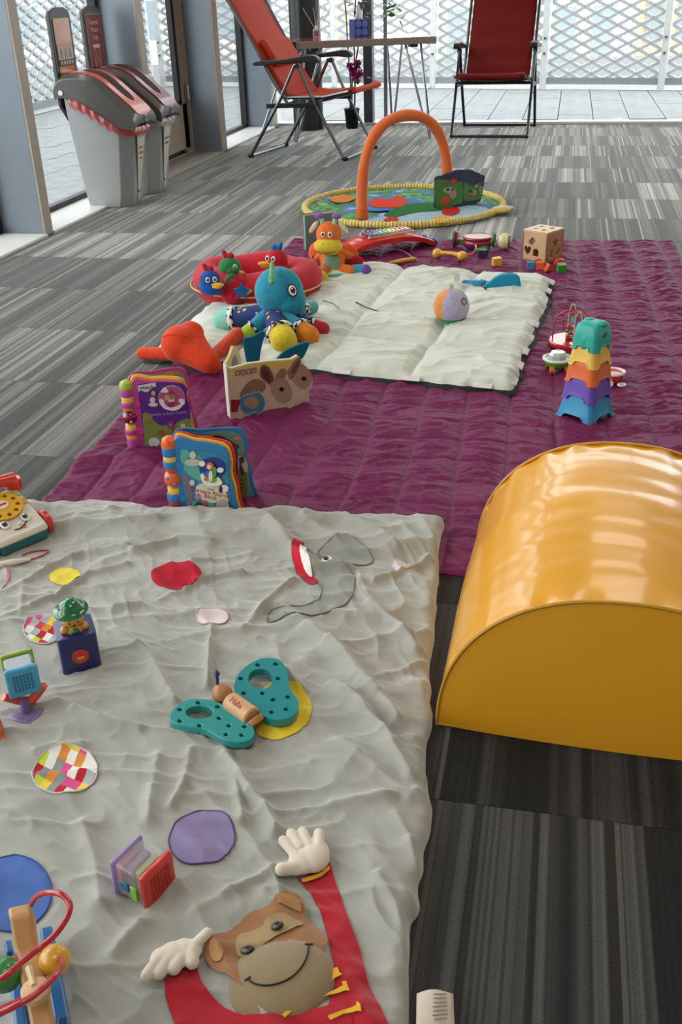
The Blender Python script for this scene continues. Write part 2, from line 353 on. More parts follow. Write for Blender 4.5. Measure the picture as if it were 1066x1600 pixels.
# ---------------------------------------------------------------- expanded mesh screens
MESHM = mat('#a9acac', .5, .0, var=.05)
def screen(name, p0, p1, label, h=2.6, z0=.12, pitch=.25, rowh=.118, t=.044):
    p0, p1 = Vector(p0), Vector(p1); d = (p1-p0); L_ = d.length; ang = math.atan2(d.y, d.x)
    rt = empty(name, p0, ang, label, 'screen', 'expanded metal screen bays')
    b = bmesh.new(); ncol = int(L_/(pitch/2)); nrow = int((h-z0)/(rowh/2))
    pw = (L_-.075)/ncol*2
    # wavy strands: each strand touches its neighbours at alternate knuckles
    for r in range(nrow+1):
        pts = []
        for c in range(ncol+1):
            zc = z0+r*rowh/2; up = ((c+r) % 2 == 0)
            pts.append((c*pw/2, zc+(rowh/4 if up else -rowh/4)))
        q = []
        for c in range(ncol):
            (xa,za),(xb,zb) = pts[c], pts[c+1]
            q += [(xa+pw*.02, za), (xa+pw*.12, za*.72+zb*.28), (xb-pw*.12, za*.28+zb*.72), (xb-pw*.02, zb)]
        rows = []
        for x, z in q:
            rows.append([b.verts.new((x+.0375,-.010,z-t*.5)), b.verts.new((x+.0375,.012,z-t*.2)), b.verts.new((x+.0375,.010,z+t*.5)), b.verts.new((x+.0375,-.012,z+t*.2))])
        for a, c_ in zip(rows, rows[1:]):
            for k in range(4): b.faces.new((a[k],a[(k+1)%4],c_[(k+1)%4],c_[k]))
    me = bpy.data.meshes.new('mesh_sheet'); b.to_mesh(me); b.free(); link('mesh_sheet', me, MESHM, rt)
    MB().box((0,-.03,h/2),(.07,.06,h)).go('post', mat('#cfd1d0',.35,.3), rt, bev=.004)
    MB().box((L_/2,0,.075),(L_-.07,.05,.07)).go('bottom_rail', mat('#8b8f90',.4,.4), rt, bev=.003)
    MB().box((L_/2,-.03,.012),(L_-.07,.05,.045)).go('kick_strip', mat('#e4e4e1',.5), rt)
    for z in (.35,.5): MB().cone((.0,-.075,z),(.0,-.058,z),.014,n=8).go('fixing_bolt', GUN, rt)
    return rt
fx = [-5.15,-3.95,-2.75,-1.53,-.27,.97,2.2]
fl = lambda x: Vector((x, 11.89-.22*(x-.49), 0))
lb = ['leftmost rear bay of the mesh screen, at the terrace corner','rear mesh screen bay seen past the red chair back','rear mesh screen bay behind the black column',
      'rear mesh screen bay behind the folding table','rear mesh screen bay right of the upright chair','rear mesh screen bay at the right edge of the photo']
for i in range(6): screen('mesh_screen', fl(fx[i]), fl(fx[i+1]), lb[i])
yl = [13.1,11.4,9.7,8.0,6.3,4.6]
for i in range(5): screen('mesh_screen', (-5.3,yl[i],0), (-5.3,yl[i+1],0), ['side mesh screen bay farthest along the terrace','side mesh screen bay seen through the end window','side mesh screen bay seen through the door','side mesh screen bay seen behind the waste bin signs','side mesh screen bay nearest, left of the orange bin sign'][i])
# distant buildings and greenery behind the screens
ground = MB().box((0,60,-6.2),(160,150,.2)).go('ground', mat('#9a9a94',.9), smooth=False); ground['kind'] = 'structure'
def building(loc, dx, dy, hgt, c, label, rz=0, nx=5, nz=6):
    rt = empty('building', loc, rz, label, 'building')
    MB().box((0,0,hgt/2),(dx,dy,hgt)).go('wall', mat(c,.8), rt, smooth=False)
    MB().box((0,0,hgt+.2),(dx+.4,dy+.4,.4)).go('roof', mat('#8a8580',.8), rt, smooth=False)
    for i in range(nx):
        for k in range(nz):
            MB().box((-dx/2+(i+.5)*dx/nx,-dy/2-.02,(k+.5)*hgt/nz),(dx/nx*.55,.08,hgt/nz*.55)).go('window', mat('#93a0a8',.2), rt, smooth=False)
building((-1.2,34,-6),5,6,14,'#d6c2ae','tan brick tower block behind the rear mesh screen')
building((4.6,44,-6),4.5,5,16,'#d2b8a0','orange brick building behind the rightmost mesh screen bay', nx=4, nz=7)
building((-12,34,-6),10,6,11,'#d9d4c8','long cream office block left of the column', nx=8)
building((-20,16,-6),6,8,10,'#d4dad2','pale building beyond the side mesh screen', rz=R(70))
def tree(loc, h, r, label, seed):
    random.seed(seed); rt = empty('tree', loc, 0, label, 'tree', 'trees beyond the mesh screens')
    MB().cone((0,0,0),(0,0,h*.8),.12,.06,10).go('trunk', mat('#4d4034',.9), rt)
    m = MB()
    for i in range(700):
        while True:
            p = Vector((random.uniform(-1,1),random.uniform(-1,1),random.uniform(-1,1)))
            if p.length < 1 and p.length > .5: break
        c = Vector((p.x*r, p.y*r, h*.75+p.z*h*.3)); a = Vector([random.gauss(0,1) for _ in range(3)]).normalized(); e = a.orthogonal().normalized(); s = random.uniform(.1,.2)
        f = a.cross(e); m.b.faces.new([m.b.verts.new(c+e*s), m.b.verts.new(c+f*s*.5), m.b.verts.new(c-e*s), m.b.verts.new(c-f*s*.5)])
    o = m.go('foliage', mat('#93a46a',.7,var=.3,vs=1.5), rt, smooth=False)
tree((-1.3,24,-5),3.9,1.3,'yellow-green tree low behind the upright red chair',1); tree((.6,26,-5),3.2,1.2,'small green tree behind the mesh right of the chair',2)
tree((-7.5,24,-5),4.6,1.8,'leafy tree behind the mesh left of the column',3); tree((-12,9,-5),5,2,'green tree beyond the side mesh screen',4)
# ---------------------------------------------------------------- purple quilt
def sstep(e, w): t = np.clip(e/w,0,1); return np.sqrt(np.clip(1-(1-t)**2,0,1))
def quilt_h(X, Y, u, v, ed):
    cell = .118; th = R(2); a = (X*math.cos(th)+Y*math.sin(th))/cell; b = (-X*math.sin(th)+Y*math.cos(th))/cell
    a = a+.10*(vnoise(X*5,Y*5,1)-.5); b = b+.10*(vnoise(X*5,Y*5,2)-.5)
    sa = np.abs(np.sin(PI*a)); sb = np.abs(np.sin(PI*b))
    puff = .75*(np.minimum(1,sa*4.5)**.6)*(np.minimum(1,sb*4.5)**.6)+.25*sa*sb
    wy = Y*60+4*vnoise(X*9,Y*14,3)+2.5*np.sin(X*9)
    wr = ridged(X*11+50, wy*.58, 11)*(sa**.7)
    wr2 = ridged(X*30, wy*1.1, 12)*(sa**.5)
    big = .020*ridged(X*1.6+Y*1.5+3, Y*3.4-X*1.6, 21)*np.clip((3.0-Y)/1.2,0,1)*np.clip((.1-X)/.4,0,1)
    return .002+(.004+.0062*puff+.0072*wr*(.3+.7*puff)+.0046*wr2+big)*sstep(ed,.02)
PUR = mat('#6b1748', .6, var=.10, vs=14, bump=.2, bs=700, sheen=.0, spec=.3)
QC = [(-1.103,1.67),(.492,1.60),(.497,4.53),(-1.19,4.41)]
q = cloth('quilt', QC[0], QC[1], QC[2], QC[3], 350, 760, quilt_h, PUR)
meta(q, 'large plum purple quilted mat with square stitching spread on the striped carpet', 'quilt')
# ---------------------------------------------------------------- white padded play mat
def pad_h(X, Y, u, v, ed):
    a = u*4+.05*(vnoise(X*6,Y*6,31)-.5); b = v*4+.10*(vnoise(X*6,Y*6,32)-.5)
    sa = np.abs(np.sin(PI*a)); sb = np.abs(np.sin(PI*b)); puff = .62*(np.minimum(sa*3.2,1)**.6)*(np.minimum(sb*1.9,1)**.8)+.38*sa*sb
    cx = (u*3) % 1-.5; cy = (v*4) % 1-.5
    rad = np.arctan2(cy, cx*1.3)
    w1 = ridged(X*6+Y*3+vnoise(X*7,Y*7,33)*1.2, Y*21-X*5+vnoise(X*6,Y*6,34)*2.2, 35)
    w2 = ridged(X*14-Y*9, Y*32+X*6, 36)
    seam = np.exp(-((1-puff)/.55)**2*0)-0
    return .010+.012*np.clip((X+1.2)/.04,0,1)+(.006+.029*puff+.011*w1*(.2+.8*puff)+.0055*w2)*sstep(ed,.022)
PADM = mat('#cdd0c2', .6, var=.04, vs=10, bump=.12, bs=700, sheen=.2, spec=.4)
mt = empty('play_mat', (0,0,0), 0, 'pale quilted play mat with a dark underside, lying on the purple quilt', 'play mat')
WC = [(-1.235,2.735),(-.092,2.572),(0,3.765),(-1.16,3.93)]
cloth('padded_top', WC[0], WC[1], WC[2], WC[3], 240, 250, pad_h, PADM, mt, wob=.012)
def back_h(X,Y,u,v,ed): return .003+.012*np.clip((X+1.2)/.04,0,1)+.012*sstep(ed,.012)
gx = .011
cloth('underside', (WC[0][0]-gx,WC[0][1]-gx),(WC[1][0]+gx,WC[1][1]-gx),(WC[2][0]+gx,WC[2][1]+gx*.3),(WC[3][0]-gx,WC[3][1]+gx*.3), 120,120, back_h, mat('#15171c',.8), mt, wob=.012)
def lerp(a,b,t): return (a[0]+(b[0]-a[0])*t, a[1]+(b[1]-a[1])*t)
TAGM = fabric('#d9d2cf')
for a, b, ts in ((WC[0],WC[1],(.42,.57,.75,.93)),(WC[1],WC[2],(.05,.16,.27,.38,.5,.62,.73,.84,.94))):
    ang = math.atan2(b[1]-a[1], b[0]-a[0])
    for t in ts:
        p = lerp(a,b,t); MB().box((0,0,0),(.055,.018,.004)).go('loop_tag', TAGM, mt, bev=.001, loc=(p[0],p[1],.034), rot=(R(25),0,ang))
# stitched details
e = MB()
for px,py in ((750,522),(780,520)): e.ball(at(px,py,.05),.0045,n=8)
e.go('embroidered_eye', BLK, mt)
for pts in ([(556,472),(572,480),(592,487),(597,492),(590,497)],[(688,437),(700,438),(711,438)],[(735,442),(748,446),(760,452)]):
    MB().tube([at(x,y,.049) for x,y in pts], .0022, 6).go('stitched_line', BLK, mt)
TEAL = fabric('#1f86a8')
def flap(name, pts, z, m, par, th=.012, lab=None):
    P = [at(x,y,z) for x,y in pts]; c = sum(P, Vector())/len(P); pr = crom([(p.x-c.x,p.y-c.y) for p in P], 4)
    return MB().prism(pr, -th/2, th/2).go(name, m, par, loc=c, bev=th*.45, seg=3, label=lab)
def upflap(name, pts, base, m, par, th=.012, lab=None, face=None):
    """stuffed flap standing up: outline in pixels mapped on an upright plane through base"""
    B = at(*base) if len(base) == 3 else at(*base,.035); n = Vector((B.x,B.y,0)).normalized() if face is None else face
    ux = Vector((n.y,-n.x,0)); O = []
    for x,y in pts:
        dd = ray(x,y); t = (B-Vector((0,0,CH))).dot(n)/dd.dot(n); p = Vector((0,0,CH))+dd*t; O.append(((p-B).dot(ux), p.z-B.z))
    return MB().prism(crom(O,4), -th/2, th/2, M=PM(B,ux,(0,0,1))).go(name, m, par, bev=th*.45, seg=3, label=lab)
upflap('fin_flap', [(757,449),(768,438),(780,430),(795,427),(808,430),(813,438),(808,450)], (785,449,.05), TEAL, mt, .03, 'teal stuffed fin sewn to the far edge')
upflap('tail_flap', [(384,560),(380,530),(392,526),(413,517),(408,545),(402,575),(388,568)], (392,577), fabric('#0f5672'), mt, .012, 'dark teal ribbon tail behind the rabbit book')
upflap('tail_flap', [(428,570),(440,552),(458,541),(482,534),(479,548),(470,562),(450,575)], (450,572), fabric('#0f5672'), mt, .012, 'dark teal ribbon tail behind the rabbit book')
# ---------------------------------------------------------------- grey blanket
BC = [Vector((-1.33,1.725)), Vector((-.192,1.785)), Vector((-.068,.42)), Vector((-1.22,.36))]
def seg_ridge(X, Y, pts, w, h):
    P = [at(x,y,.02) for x,y in pts]; out = np.zeros_like(X)
    for k in range(len(P)-1):
        a, b = P[k], P[k+1]; dx, dy = b.x-a.x, b.y-a.y; L2 = dx*dx+dy*dy
        t = np.clip(((X-a.x)*dx+(Y-a.y)*dy)/L2,0,1); d = np.hypot(X-a.x-t*dx, Y-a.y-t*dy)
        f0 = math.sin(PI*(k+.15)/(len(P)-.7))**.5; 
        out = np.maximum(out, h*f0*np.exp(-(d/w)**1.5))
    return out
RIDGES = [([(445,965),(480,985),(515,1010),(535,1030),(560,1065),(590,1095),(620,1130)],.017,.020),
 ([(332,985),(330,1010),(328,1040),(326,1075)],.008,.018),([(345,1150),(352,1185),(372,1215),(390,1245),(415,1270),(432,1305)],.011,.020),
 ([(470,1040),(520,1075),(560,1105),(600,1150),(640,1215)],.014,.013),([(480,1120),(530,1165),(580,1200),(640,1250)],.016,.014),
 ([(180,985),(215,1010),(240,1045),(262,1085),(275,1105)],.011,.013),([(80,1100),(120,1120),(170,1140),(220,1150)],.011,.011),
 ([(0,935),(40,915),(75,890),(130,868),(200,862)],.012,.012),([(0,970),(50,950),(90,935),(140,900),(200,890)],.009,.010),
 ([(150,885),(210,870),(280,850),(330,855)],.014,.014),([(250,940),(290,925),(330,905),(380,900)],.009,.012),
 ([(380,990),(400,965),(430,935),(460,915)],.011,.013),([(360,820),(420,835),(455,865),(490,895),(545,895)],.016,.018),
 ([(420,812),(480,822),(540,830),(590,850),(620,870)],.016,.016),([(540,910),(585,915),(620,905),(670,880)],.010,.013),
 ([(560,900),(580,950),(620,985),(650,1020)],.012,.015),([(610,960),(640,990),(660,1020)],.008,.010),
 ([(590,1060),(630,1050),(668,1035)],.010,.010),([(480,1280),(520,1260),(580,1255),(650,1240)],.013,.010),
 ([(560,1330),(590,1380),(620,1430),(650,1500)],.014,.013),([(300,1440),(350,1410),(400,1380),(450,1355)],.010,.010),
 ([(100,1240),(130,1290),(150,1350),(160,1420)],.017,.010),([(250,1190),(240,1240),(235,1290)],.013,.010),([(300,1180),(290,1230),(270,1270)],.010,.010),
 ([(380,1180),(370,1230),(380,1290)],.010,.010),([(250,1400),(220,1450),(180,1500)],.016,.010),([(620,1280),(640,1320),(655,1360)],.009,.010),
 ([(520,960),(560,965),(600,975),(640,1000)],.010,.012),([(430,1000),(440,1050),(470,1080)],.012,.010),([(60,830),(120,828),(180,832),(250,826)],.014,.010),
 ([(390,870),(330,880),(300,885)],.010,.010),([(270,960),(220,950),(180,955)],.010,.010),([(20,1150),(60,1180),(130,1175)],.012,.009)]
def blanket_h0(X, Y, ed):
    wx = X+.035*(vnoise(X*5,Y*5,41)-.5)+.012*(vnoise(X*16,Y*16,42)-.5); wy = Y+.035*(vnoise(X*5+9,Y*5,43)-.5)+.012*(vnoise(X*16+5,Y*16,44)-.5)
    ang = 1.0*(vnoise(X*1.3+3,Y*1.3+8,45)-.5)*2-.55
    # two families of folds blended over the cloth
    def fam(a, s1, s2, sd):
        c, s = math.cos(a), math.sin(a); return ridged((wx*c+wy*s)*s1, (-wx*s+wy*c)*s2, sd)
    m = np.clip((vnoise(X*2.1+1,Y*2.1+4,46)-.35)/.3,0,1)
    n1 = fam(R(-42),3.5,15,47)*m+fam(R(22),3.5,15,48)*(1-m)
    n2 = fam(R(-60),9,32,49)*(1-m)+fam(R(10),9,32,50)*m
    n3 = fam(R(-25),22,60,51)
    z = .006+.013*n1+.0065*n2+.0026*n3
    r = np.zeros_like(X)
    for pts, w, h in RIDGES: r = np.maximum(r, seg_ridge(X,Y,pts,w*.72,h*1.35))
    z = z+r*.85
    # puckered seam along the border
    pk = .004*np.sin(70*2*PI*.16*(X+Y*1.0)+3*vnoise(X*20,Y*20,52))*np.exp(-((ed-.045)/.03)**2)
    return z+pk
ED1 = (BC[1]-BC[0]).normalized(); ED2 = (BC[2]-BC[1]).normalized()
def edgeB(X, Y):
    out = None
    for i in range(4):
        a, b = BC[i], BC[(i+1)%4]; t = (b-a).normalized(); d = np.abs((X-a.x)*t.y-(Y-a.y)*t.x); out = d if out is None else np.minimum(out,d)
    return out
LIFT = 0.021
def bl_h(X, Y, u=None, v=None, ed=None):
    if ed is None: ed = edgeB(X,Y)
    over = LIFT*np.clip((Y-1.62)/.05,0,1)
    return .003+over+(.008+blanket_h0(X,Y,ed))*sstep(ed,.022)
FLEECE = mat('#a09f96', .8, var=.035, vs=25, bump=.35, bs=420, sheen=.55, spec=.25, dist=.0012)
bl = empty('blanket', (0,0,0), 0, 'rumpled pale grey fleece play blanket with applique dots in the foreground', 'blanket')
cloth('fleece', BC[0], BC[1], BC[2], BC[3], 430, 500, bl_h, FLEECE, bl, wob=.010)
def bh(x, y): return float(bl_h(np.array([float(x)]), np.array([float(y)]))[0])
def drape(name, pts_px, m, lift=.0018, step=.005, par=bl, smooth_k=0, label=None, puff=0., thick=.0):
    P = [at(x,y,.022) for x,y in pts_px]; b = bmesh.new()
    b.faces.new([b.verts.new((p.x,p.y,0)) for p in P])
    xs = [p.x for p in P]; ys = [p.y for p in P]
    for ax, lo, hi in ((0,min(xs),max(xs)),(1,min(ys),max(ys))):
        k = lo+step
        while k < hi:
            co = (k,0,0) if ax == 0 else (0,k,0); no = (1,0,0) if ax == 0 else (0,1,0)
            bmesh.ops.bisect_plane(b, geom=b.verts[:]+b.edges[:]+b.faces[:], plane_co=co, plane_no=no); k += step
    bmesh.ops.triangulate(b, faces=b.faces[:])
    vx = np.array([v.co.x for v in b.verts]); vy = np.array([v.co.y for v in b.verts]); z = bl_h(vx,vy)
    if puff:
        bd = np.array([[p.x,p.y] for p in P]); dm = np.full(len(vx),1e9)
        for i in range(len(bd)):
            a, c = bd[i], bd[(i+1)%len(bd)]; dv = c-a; t = np.clip(((vx-a[0])*dv[0]+(vy-a[1])*dv[1])/max(1e-12,dv@dv),0,1); dm = np.minimum(dm, np.hypot(vx-a[0]-t*dv[0], vy-a[1]-t*dv[1]))
        s = sstep(dm, puff*1.6); z = z*(1-s*.8)+s*(.8*z.mean()+puff)
    for v, zz in zip(b.verts, z): v.co.z = zz+lift
    bmesh.ops.recalc_face_normals(b, faces=b.faces[:])
    me = bpy.data.meshes.new(name); b.to_mesh(me); b.free(); me.shade_smooth()
    if me.polygons[0].normal.z < 0: me.flip_normals()
    o = link(name, me, m, par)
    if label: o['label'] = label
    return o
def stitch(pts_px, m, r=.0011, closed=True, par=bl, name='stitching', lift=.002):
    P = []
    for x, y in pts_px:
        p = at(x,y,.022); P.append((p.x,p.y,bh(p.x,p.y)+lift))
    return MB().tube(P, r, 5, closed=closed).go(name, m, par)
def dot(cx, cy, rx, ry, m, label, a=0., st=None):
    drape('applique_dot', ell(cx,cy,rx,ry,40,a), m, label=label)
    if st: stitch(ell(cx,cy,rx*1.0,ry*1.0,70,a), st)
def plaid():
    m = fabric('#ffffff').copy(); nt = m.node_tree; p = nt.nodes['Principled BSDF']; L = nt.links.new; N = nt.nodes.new
    tc = N('ShaderNodeTexCoord'); mp = N('ShaderNodeMapping'); mp.inputs['Rotation'].default_value = (0,0,R(28)); mp.inputs['Scale'].default_value = (62,48,1)
    sp = N('ShaderNodeSeparateXYZ'); L(tc.outputs['Object'], mp.inputs[0]); L(mp.outputs[0], sp.inputs[0])
    def mt_(op,a,b=None):
        n = N('ShaderNodeMath'); n.operation = op
        for i,x in enumerate((a,b)):
            if x is None: continue
            if isinstance(x,(int,float)): n.inputs[i].default_value = x
            else: L(x,n.inputs[i])
        return n.outputs[0]
    a = mt_('FLOOR', mt_('ADD', sp.outputs[0], mt_('MULTIPLY', sp.outputs[1], .55))); b = mt_('FLOOR', mt_('SUBTRACT', sp.outputs[1], mt_('MULTIPLY', sp.outputs[0], .25)))
    cb = N('ShaderNodeCombineXYZ'); L(a, cb.inputs[0]); L(b, cb.inputs[1]); w = N('ShaderNodeTexWhiteNoise'); w.noise_dimensions = '2D'; L(cb.outputs[0], w.inputs['Vector'])
    r = N('ShaderNodeValToRGB'); r.color_ramp.interpolation = 'CONSTANT'; cs = ['#e8e3dc','#c93a4c','#d98a3e','#8b8f8e','#c5cf3a','#e8e3dc','#d94f8a','#a9b3b5','#b81c30','#e9c94a']
    while len(r.color_ramp.elements) < len(cs): r.color_ramp.elements.new(.5)
    for i,(e_,c) in enumerate(zip(r.color_ramp.elements, cs)): e_.position = i/len(cs); e_.color = hexc(c)+(1,)
    L(w.outputs['Value'], r.inputs[0]); L(r.outputs[0], p.inputs['Base Color']); return m
PLAID = plaid(); STW = fabric('#c9c9c4'); 
dot(102,902,25,14,fabric('#e6cf4a'),'small yellow applique dot')
dot(277,905,40,20,fabric('#b3152a'),'red applique dot', a=R(-3))
dot(332,968,25,12,fabric('#e0d3d2'),'small white applique dot', st=fabric('#d9a9b4'))
dot(628,889,16,10,fabric('#dccfce'),'tiny pinkish white applique dot', a=.3, st=fabric('#cfc0c0'))
dot(66,984,29,23,PLAID,'multicolour diamond patterned dot', st=STW)
dot(103,1213,51,36,PLAID,'multicolour diamond patterned dot', a=R(-5), st=STW)
dot(316,1316,52,41,fabric('#8d80a6'),'lilac applique dot with purple stitching', a=R(-18), st=fabric('#5d4f82'))
dot(16,1402,66,61,fabric('#4a69a8'),'large blue applique dot', st=fabric('#32508c'))
dot(440,1117,49,43,fabric('#dcbf35'),'yellow applique dot under the butterfly', a=R(-25))
dot(78,1560,36,30,fabric('#aeb4ad'),'faint grey applique dot')
# elephant applique
ELG = mat('#8a8b84', .8, var=.05, vs=25, bump=.35, bs=420, sheen=.5, spec=.25)
head = crom([(462,866),(478,862),(500,880),(535,893),(552,905),(553,930),(540,950),(500,964),(460,968),(422,974),(418,972),(424,956),(470,952),(498,943),(503,925),(493,912),(478,890)],3)
drape('elephant_applique', head, ELG, lift=.0014, label='grey elephant head and trunk applique')
ear = crom([(497,868),(520,856),(545,853),(570,866),(583,880),(570,888),(540,887),(515,880)],3)
drape('elephant_ear', ear, ELG, lift=.0022)
stitch(ear, fabric('#74776f'), .0010); stitch(head, fabric('#777a73'), .0010)
drape('elephant_mouth', crom([(458,862),(466,858),(476,860),(470,872),(474,885),(483,900),(492,908),(497,912),(494,918),(484,920),(478,914),(466,904),(460,888),(456,874)],3), fabric('#bb1a30'), lift=.0035, label='red mouth applique')
drape('elephant_tusk', crom([(470,866),(480,864),(479,878),(486,895),(488,907),(482,905),(473,890),(469,876)],3), fabric('#e6e4de'), lift=.0055)
def bead_at(px, py, r, m, name, flat=.5, par=bl, dz=0.):
    p = at(px,py,.022); return MB().ball((p.x,p.y,bh(p.x,p.y)+r*.35+dz), (r,r,r*flat), n=16).go(name, m, par)
bead_at(512,890,.0105,plastic('#f2f0ec'),'elephant_eye'); bead_at(510,891,.0062,plastic('#111111'),'elephant_pupil',dz=.0045)
# monkey applique with plush hands
def cx4(x,y): return (200+x*.4878, 1270+y*.4882)
def c4(l): return [cx4(x,y) for x,y in l]
REDF = mat('#b01226', .8, var=.06, vs=25, bump=.35, bs=700, sheen=.4, spec=.2)
drape('red_sleeve', c4([(545,212),(600,190),(648,160),(665,225),(700,325),(745,435),(765,530),(800,610),(850,720),(870,800),(560,800),(640,640),(660,540),(655,470),(640,400),(620,330),(590,270)]), REDF, label='red jacket of the monkey applique')
drape('red_sleeve', c4([(118,540),(165,515),(222,498),(235,545),(262,585),(310,625),(370,655),(440,670),(600,640),(700,620),(760,800),(250,800),(200,760),(150,680),(122,600)]), REDF, lift=.0026, label='red jacket of the monkey applique')
BRN = mat('#9c6a3e', .85, var=.1, vs=30, bump=.4, bs=420, sheen=.4)
drape('monkey_head', crom(c4([(262,425),(290,408),(335,395),(390,350),(460,318),(480,288),(520,272),(555,285),(568,320),(572,345),(600,375),(640,430),(560,560),(400,590),(325,545),(280,520),(252,485),(246,450)]),3), BRN, lift=.006, label='brown monkey head applique')
for pts in (crom(c4([(490,300),(520,285),(548,300),(556,330),(520,325),(480,318)]),3), crom(c4([(262,450),(290,440),(310,470),(300,500),(275,495)]),3)): drape('monkey_ear', pts, mat('#b08355',.85,bump=.3,bs=400), lift=.008)
drape('monkey_brow', crom(c4([(350,430),(370,410),(430,395),(450,365),(500,350),(540,365),(560,380),(470,430),(380,480),(350,470)]),3), mat('#a98f68',.85,bump=.3,bs=400), lift=.0085)
for x,y,a in ((480,384,-.3),(384,452,-.5)):
    p = at(*cx4(x,y),.03); z = bh(p.x,p.y)+.011
    MB().ball((p.x,p.y,z),(.0080,.0056,.003),(0,0,a+.9),n=16).go('monkey_eye', plastic('#0c0c0d'), bl)
    MB().ball((p.x-.001,p.y-.003,z+.001),(.0035,.0025,.003),(0,0,a+.9),n=10).go('monkey_iris', plastic('#8a7a58'), bl)
pc = at(440,1521,.035); MZ = .012+.01; ma = R(27)
MB().ball((0,0,0),(.0625,.0545,.024),n=48).go('monkey_muzzle', mat('#8f7a5a',.9,var=.05,vs=30,bump=.5,bs=500,sheen=.5), bl, loc=(pc.x,pc.y,MZ), rot=(0,0,ma), label='stuffed tan velour muzzle')
def on_muz(px, py, dz=0.):
    d_ = ray(px,py); o_ = Vector((0,0,CH))-Vector((pc.x,pc.y,MZ)); Rz = Matrix.Rotation(-ma,3,'Z'); d2 = Rz @ d_; o2 = Rz @ o_
    S = Vector((1/.0635,1/.0555,1/.025)); dd = Vector([d2[i]*S[i] for i in range(3)]); oo = Vector([o2[i]*S[i] for i in range(3)])
    A = dd.dot(dd); B = 2*dd.dot(oo); C_ = oo.dot(oo)-1; D = B*B-4*A*C_
    if D < 0: return None
    t = (-B-math.sqrt(D))/(2*A); return Vector((0,0,CH))+d_*t
sm_ = [on_muz(*cx4(x,y)) for x,y in crom([(383,531),(405,546),(440,552),(480,546),(520,528),(553,497),(573,460),(580,420)],5,False)]
MB().tube([p for p in sm_ if p], .0011, 6).go('stitched_smile', BLK, bl)
for l in ([(374,536),(392,524)],[(568,420),(592,420)]):
    P = [on_muz(*cx4(x,y)) for x,y in l]; MB().tube([p for p in P if p], .0011, 6).go('stitched_smile', BLK, bl)
YEL = fabric('#d9a92e')
for l in ([(555,218),(590,206),(620,195),(645,178),(648,188),(622,207),(592,219),(560,230)],
          [(495,672),(540,625),(590,600),(650,585),(690,572),(685,560),(700,560),(705,575),(712,590),(695,590),(650,597),(590,613),(545,640),(505,680)],
          [(640,672),(690,652),(730,642),(735,628),(745,640),(748,665),(735,660),(690,665),(650,684)],
          [(625,552),(650,530),(655,515),(672,510),(678,530),(688,538),(665,545),(640,560)]):
    drape('gold_braid', c4(l), YEL, lift=.006, step=.006)
def plush_hand(caps, palm, label):
    m = MB(); rr = .0088
    for (x0,y0,x1,y1,r) in caps:
        a, b = at(*cx4(x0,y0),.03), at(*cx4(x1,y1),.03); z0 = bh(a.x,a.y)+.014; z1 = bh(b.x,b.y)+.012; m.caps((a.x,a.y,z0),(b.x,b.y,z1),r)
    for (x,y,r) in palm:
        a = at(*cx4(x,y),.03); m.ball((a.x,a.y,bh(a.x,a.y)+.012),(r,r,r*.62),n=20)
    m.go('plush_hand', mat('#d9cdbb',.9,var=.04,bump=.4,bs=600,sheen=.6), bl, remesh=.0016, sm=8, label=label)
plush_hand([(540,150,498,100,.0070),(552,125,523,74,.0072),(580,120,560,68,.0072),(612,120,612,74,.0078),(535,185,492,195,.0085)],[(560,160,.019),(595,150,.021),(608,130,.016),(540,175,.014)],'white plush glove of the raised arm')
plush_hand([(95,490,62,532,.0075),(125,490,103,524,.0075),(170,480,150,508,.0078),(205,460,207,486,.0085),(210,440,257,408,.0068)],[(110,475,.014),(145,462,.017),(180,450,.017),(205,445,.013)],'white plush glove of the lowered arm')
# care label sticking out at the border
a, b = at(652,1590), at(708,1553)
lab = MB()
L0 = at(650,1580,.02); LP = [at(652,1553,.018), at(708,1550,.022), at(711,1612,.012), at(650,1620,.015)]
t_ = bmesh.new(); cl = MB(); n = 8; g0 = []
for i in range(n+1):
    row = []
    for j in range(n+1):
        p = LP[0].lerp(LP[1],i/n).lerp(LP[3].lerp(LP[2],i/n),j/n); row.append(cl.b.verts.new((p.x,p.y,p.z+.006*math.sin(PI*i/n*1.2)*(1-j/n*.5))))
    g0.append(row)
for i in range(n):
    for j in range(n): cl.b.faces.new((g0[i][j],g0[i+1][j],g0[i+1][j+1],g0[i][j+1]))
o = cl.go('care_label', mat('#cdbfae',.7,bump=.1), bl, label='cream care label with fine print'); q = o.modifiers.new('s','SOLIDIFY'); q.thickness = .0008
ln = MB()
for k in range(7):
    y = .12+.1*k; A = LP[0].lerp(LP[1],.42).lerp(LP[3].lerp(LP[2],.42),y); B_ = LP[0].lerp(LP[1],.85).lerp(LP[3].lerp(LP[2],.85),y)
    ln.box(((A.x+B_.x)/2,(A.y+B_.y)/2,.0255-.0008*k),((B_-A).length*random.uniform(.7,1),.0010,.0006),(0,0,math.atan2(B_.y-A.y,B_.x-A.x)))
ln.go('fine_print', mat('#7c7670',.7), bl)['kind'] = 'stuff'
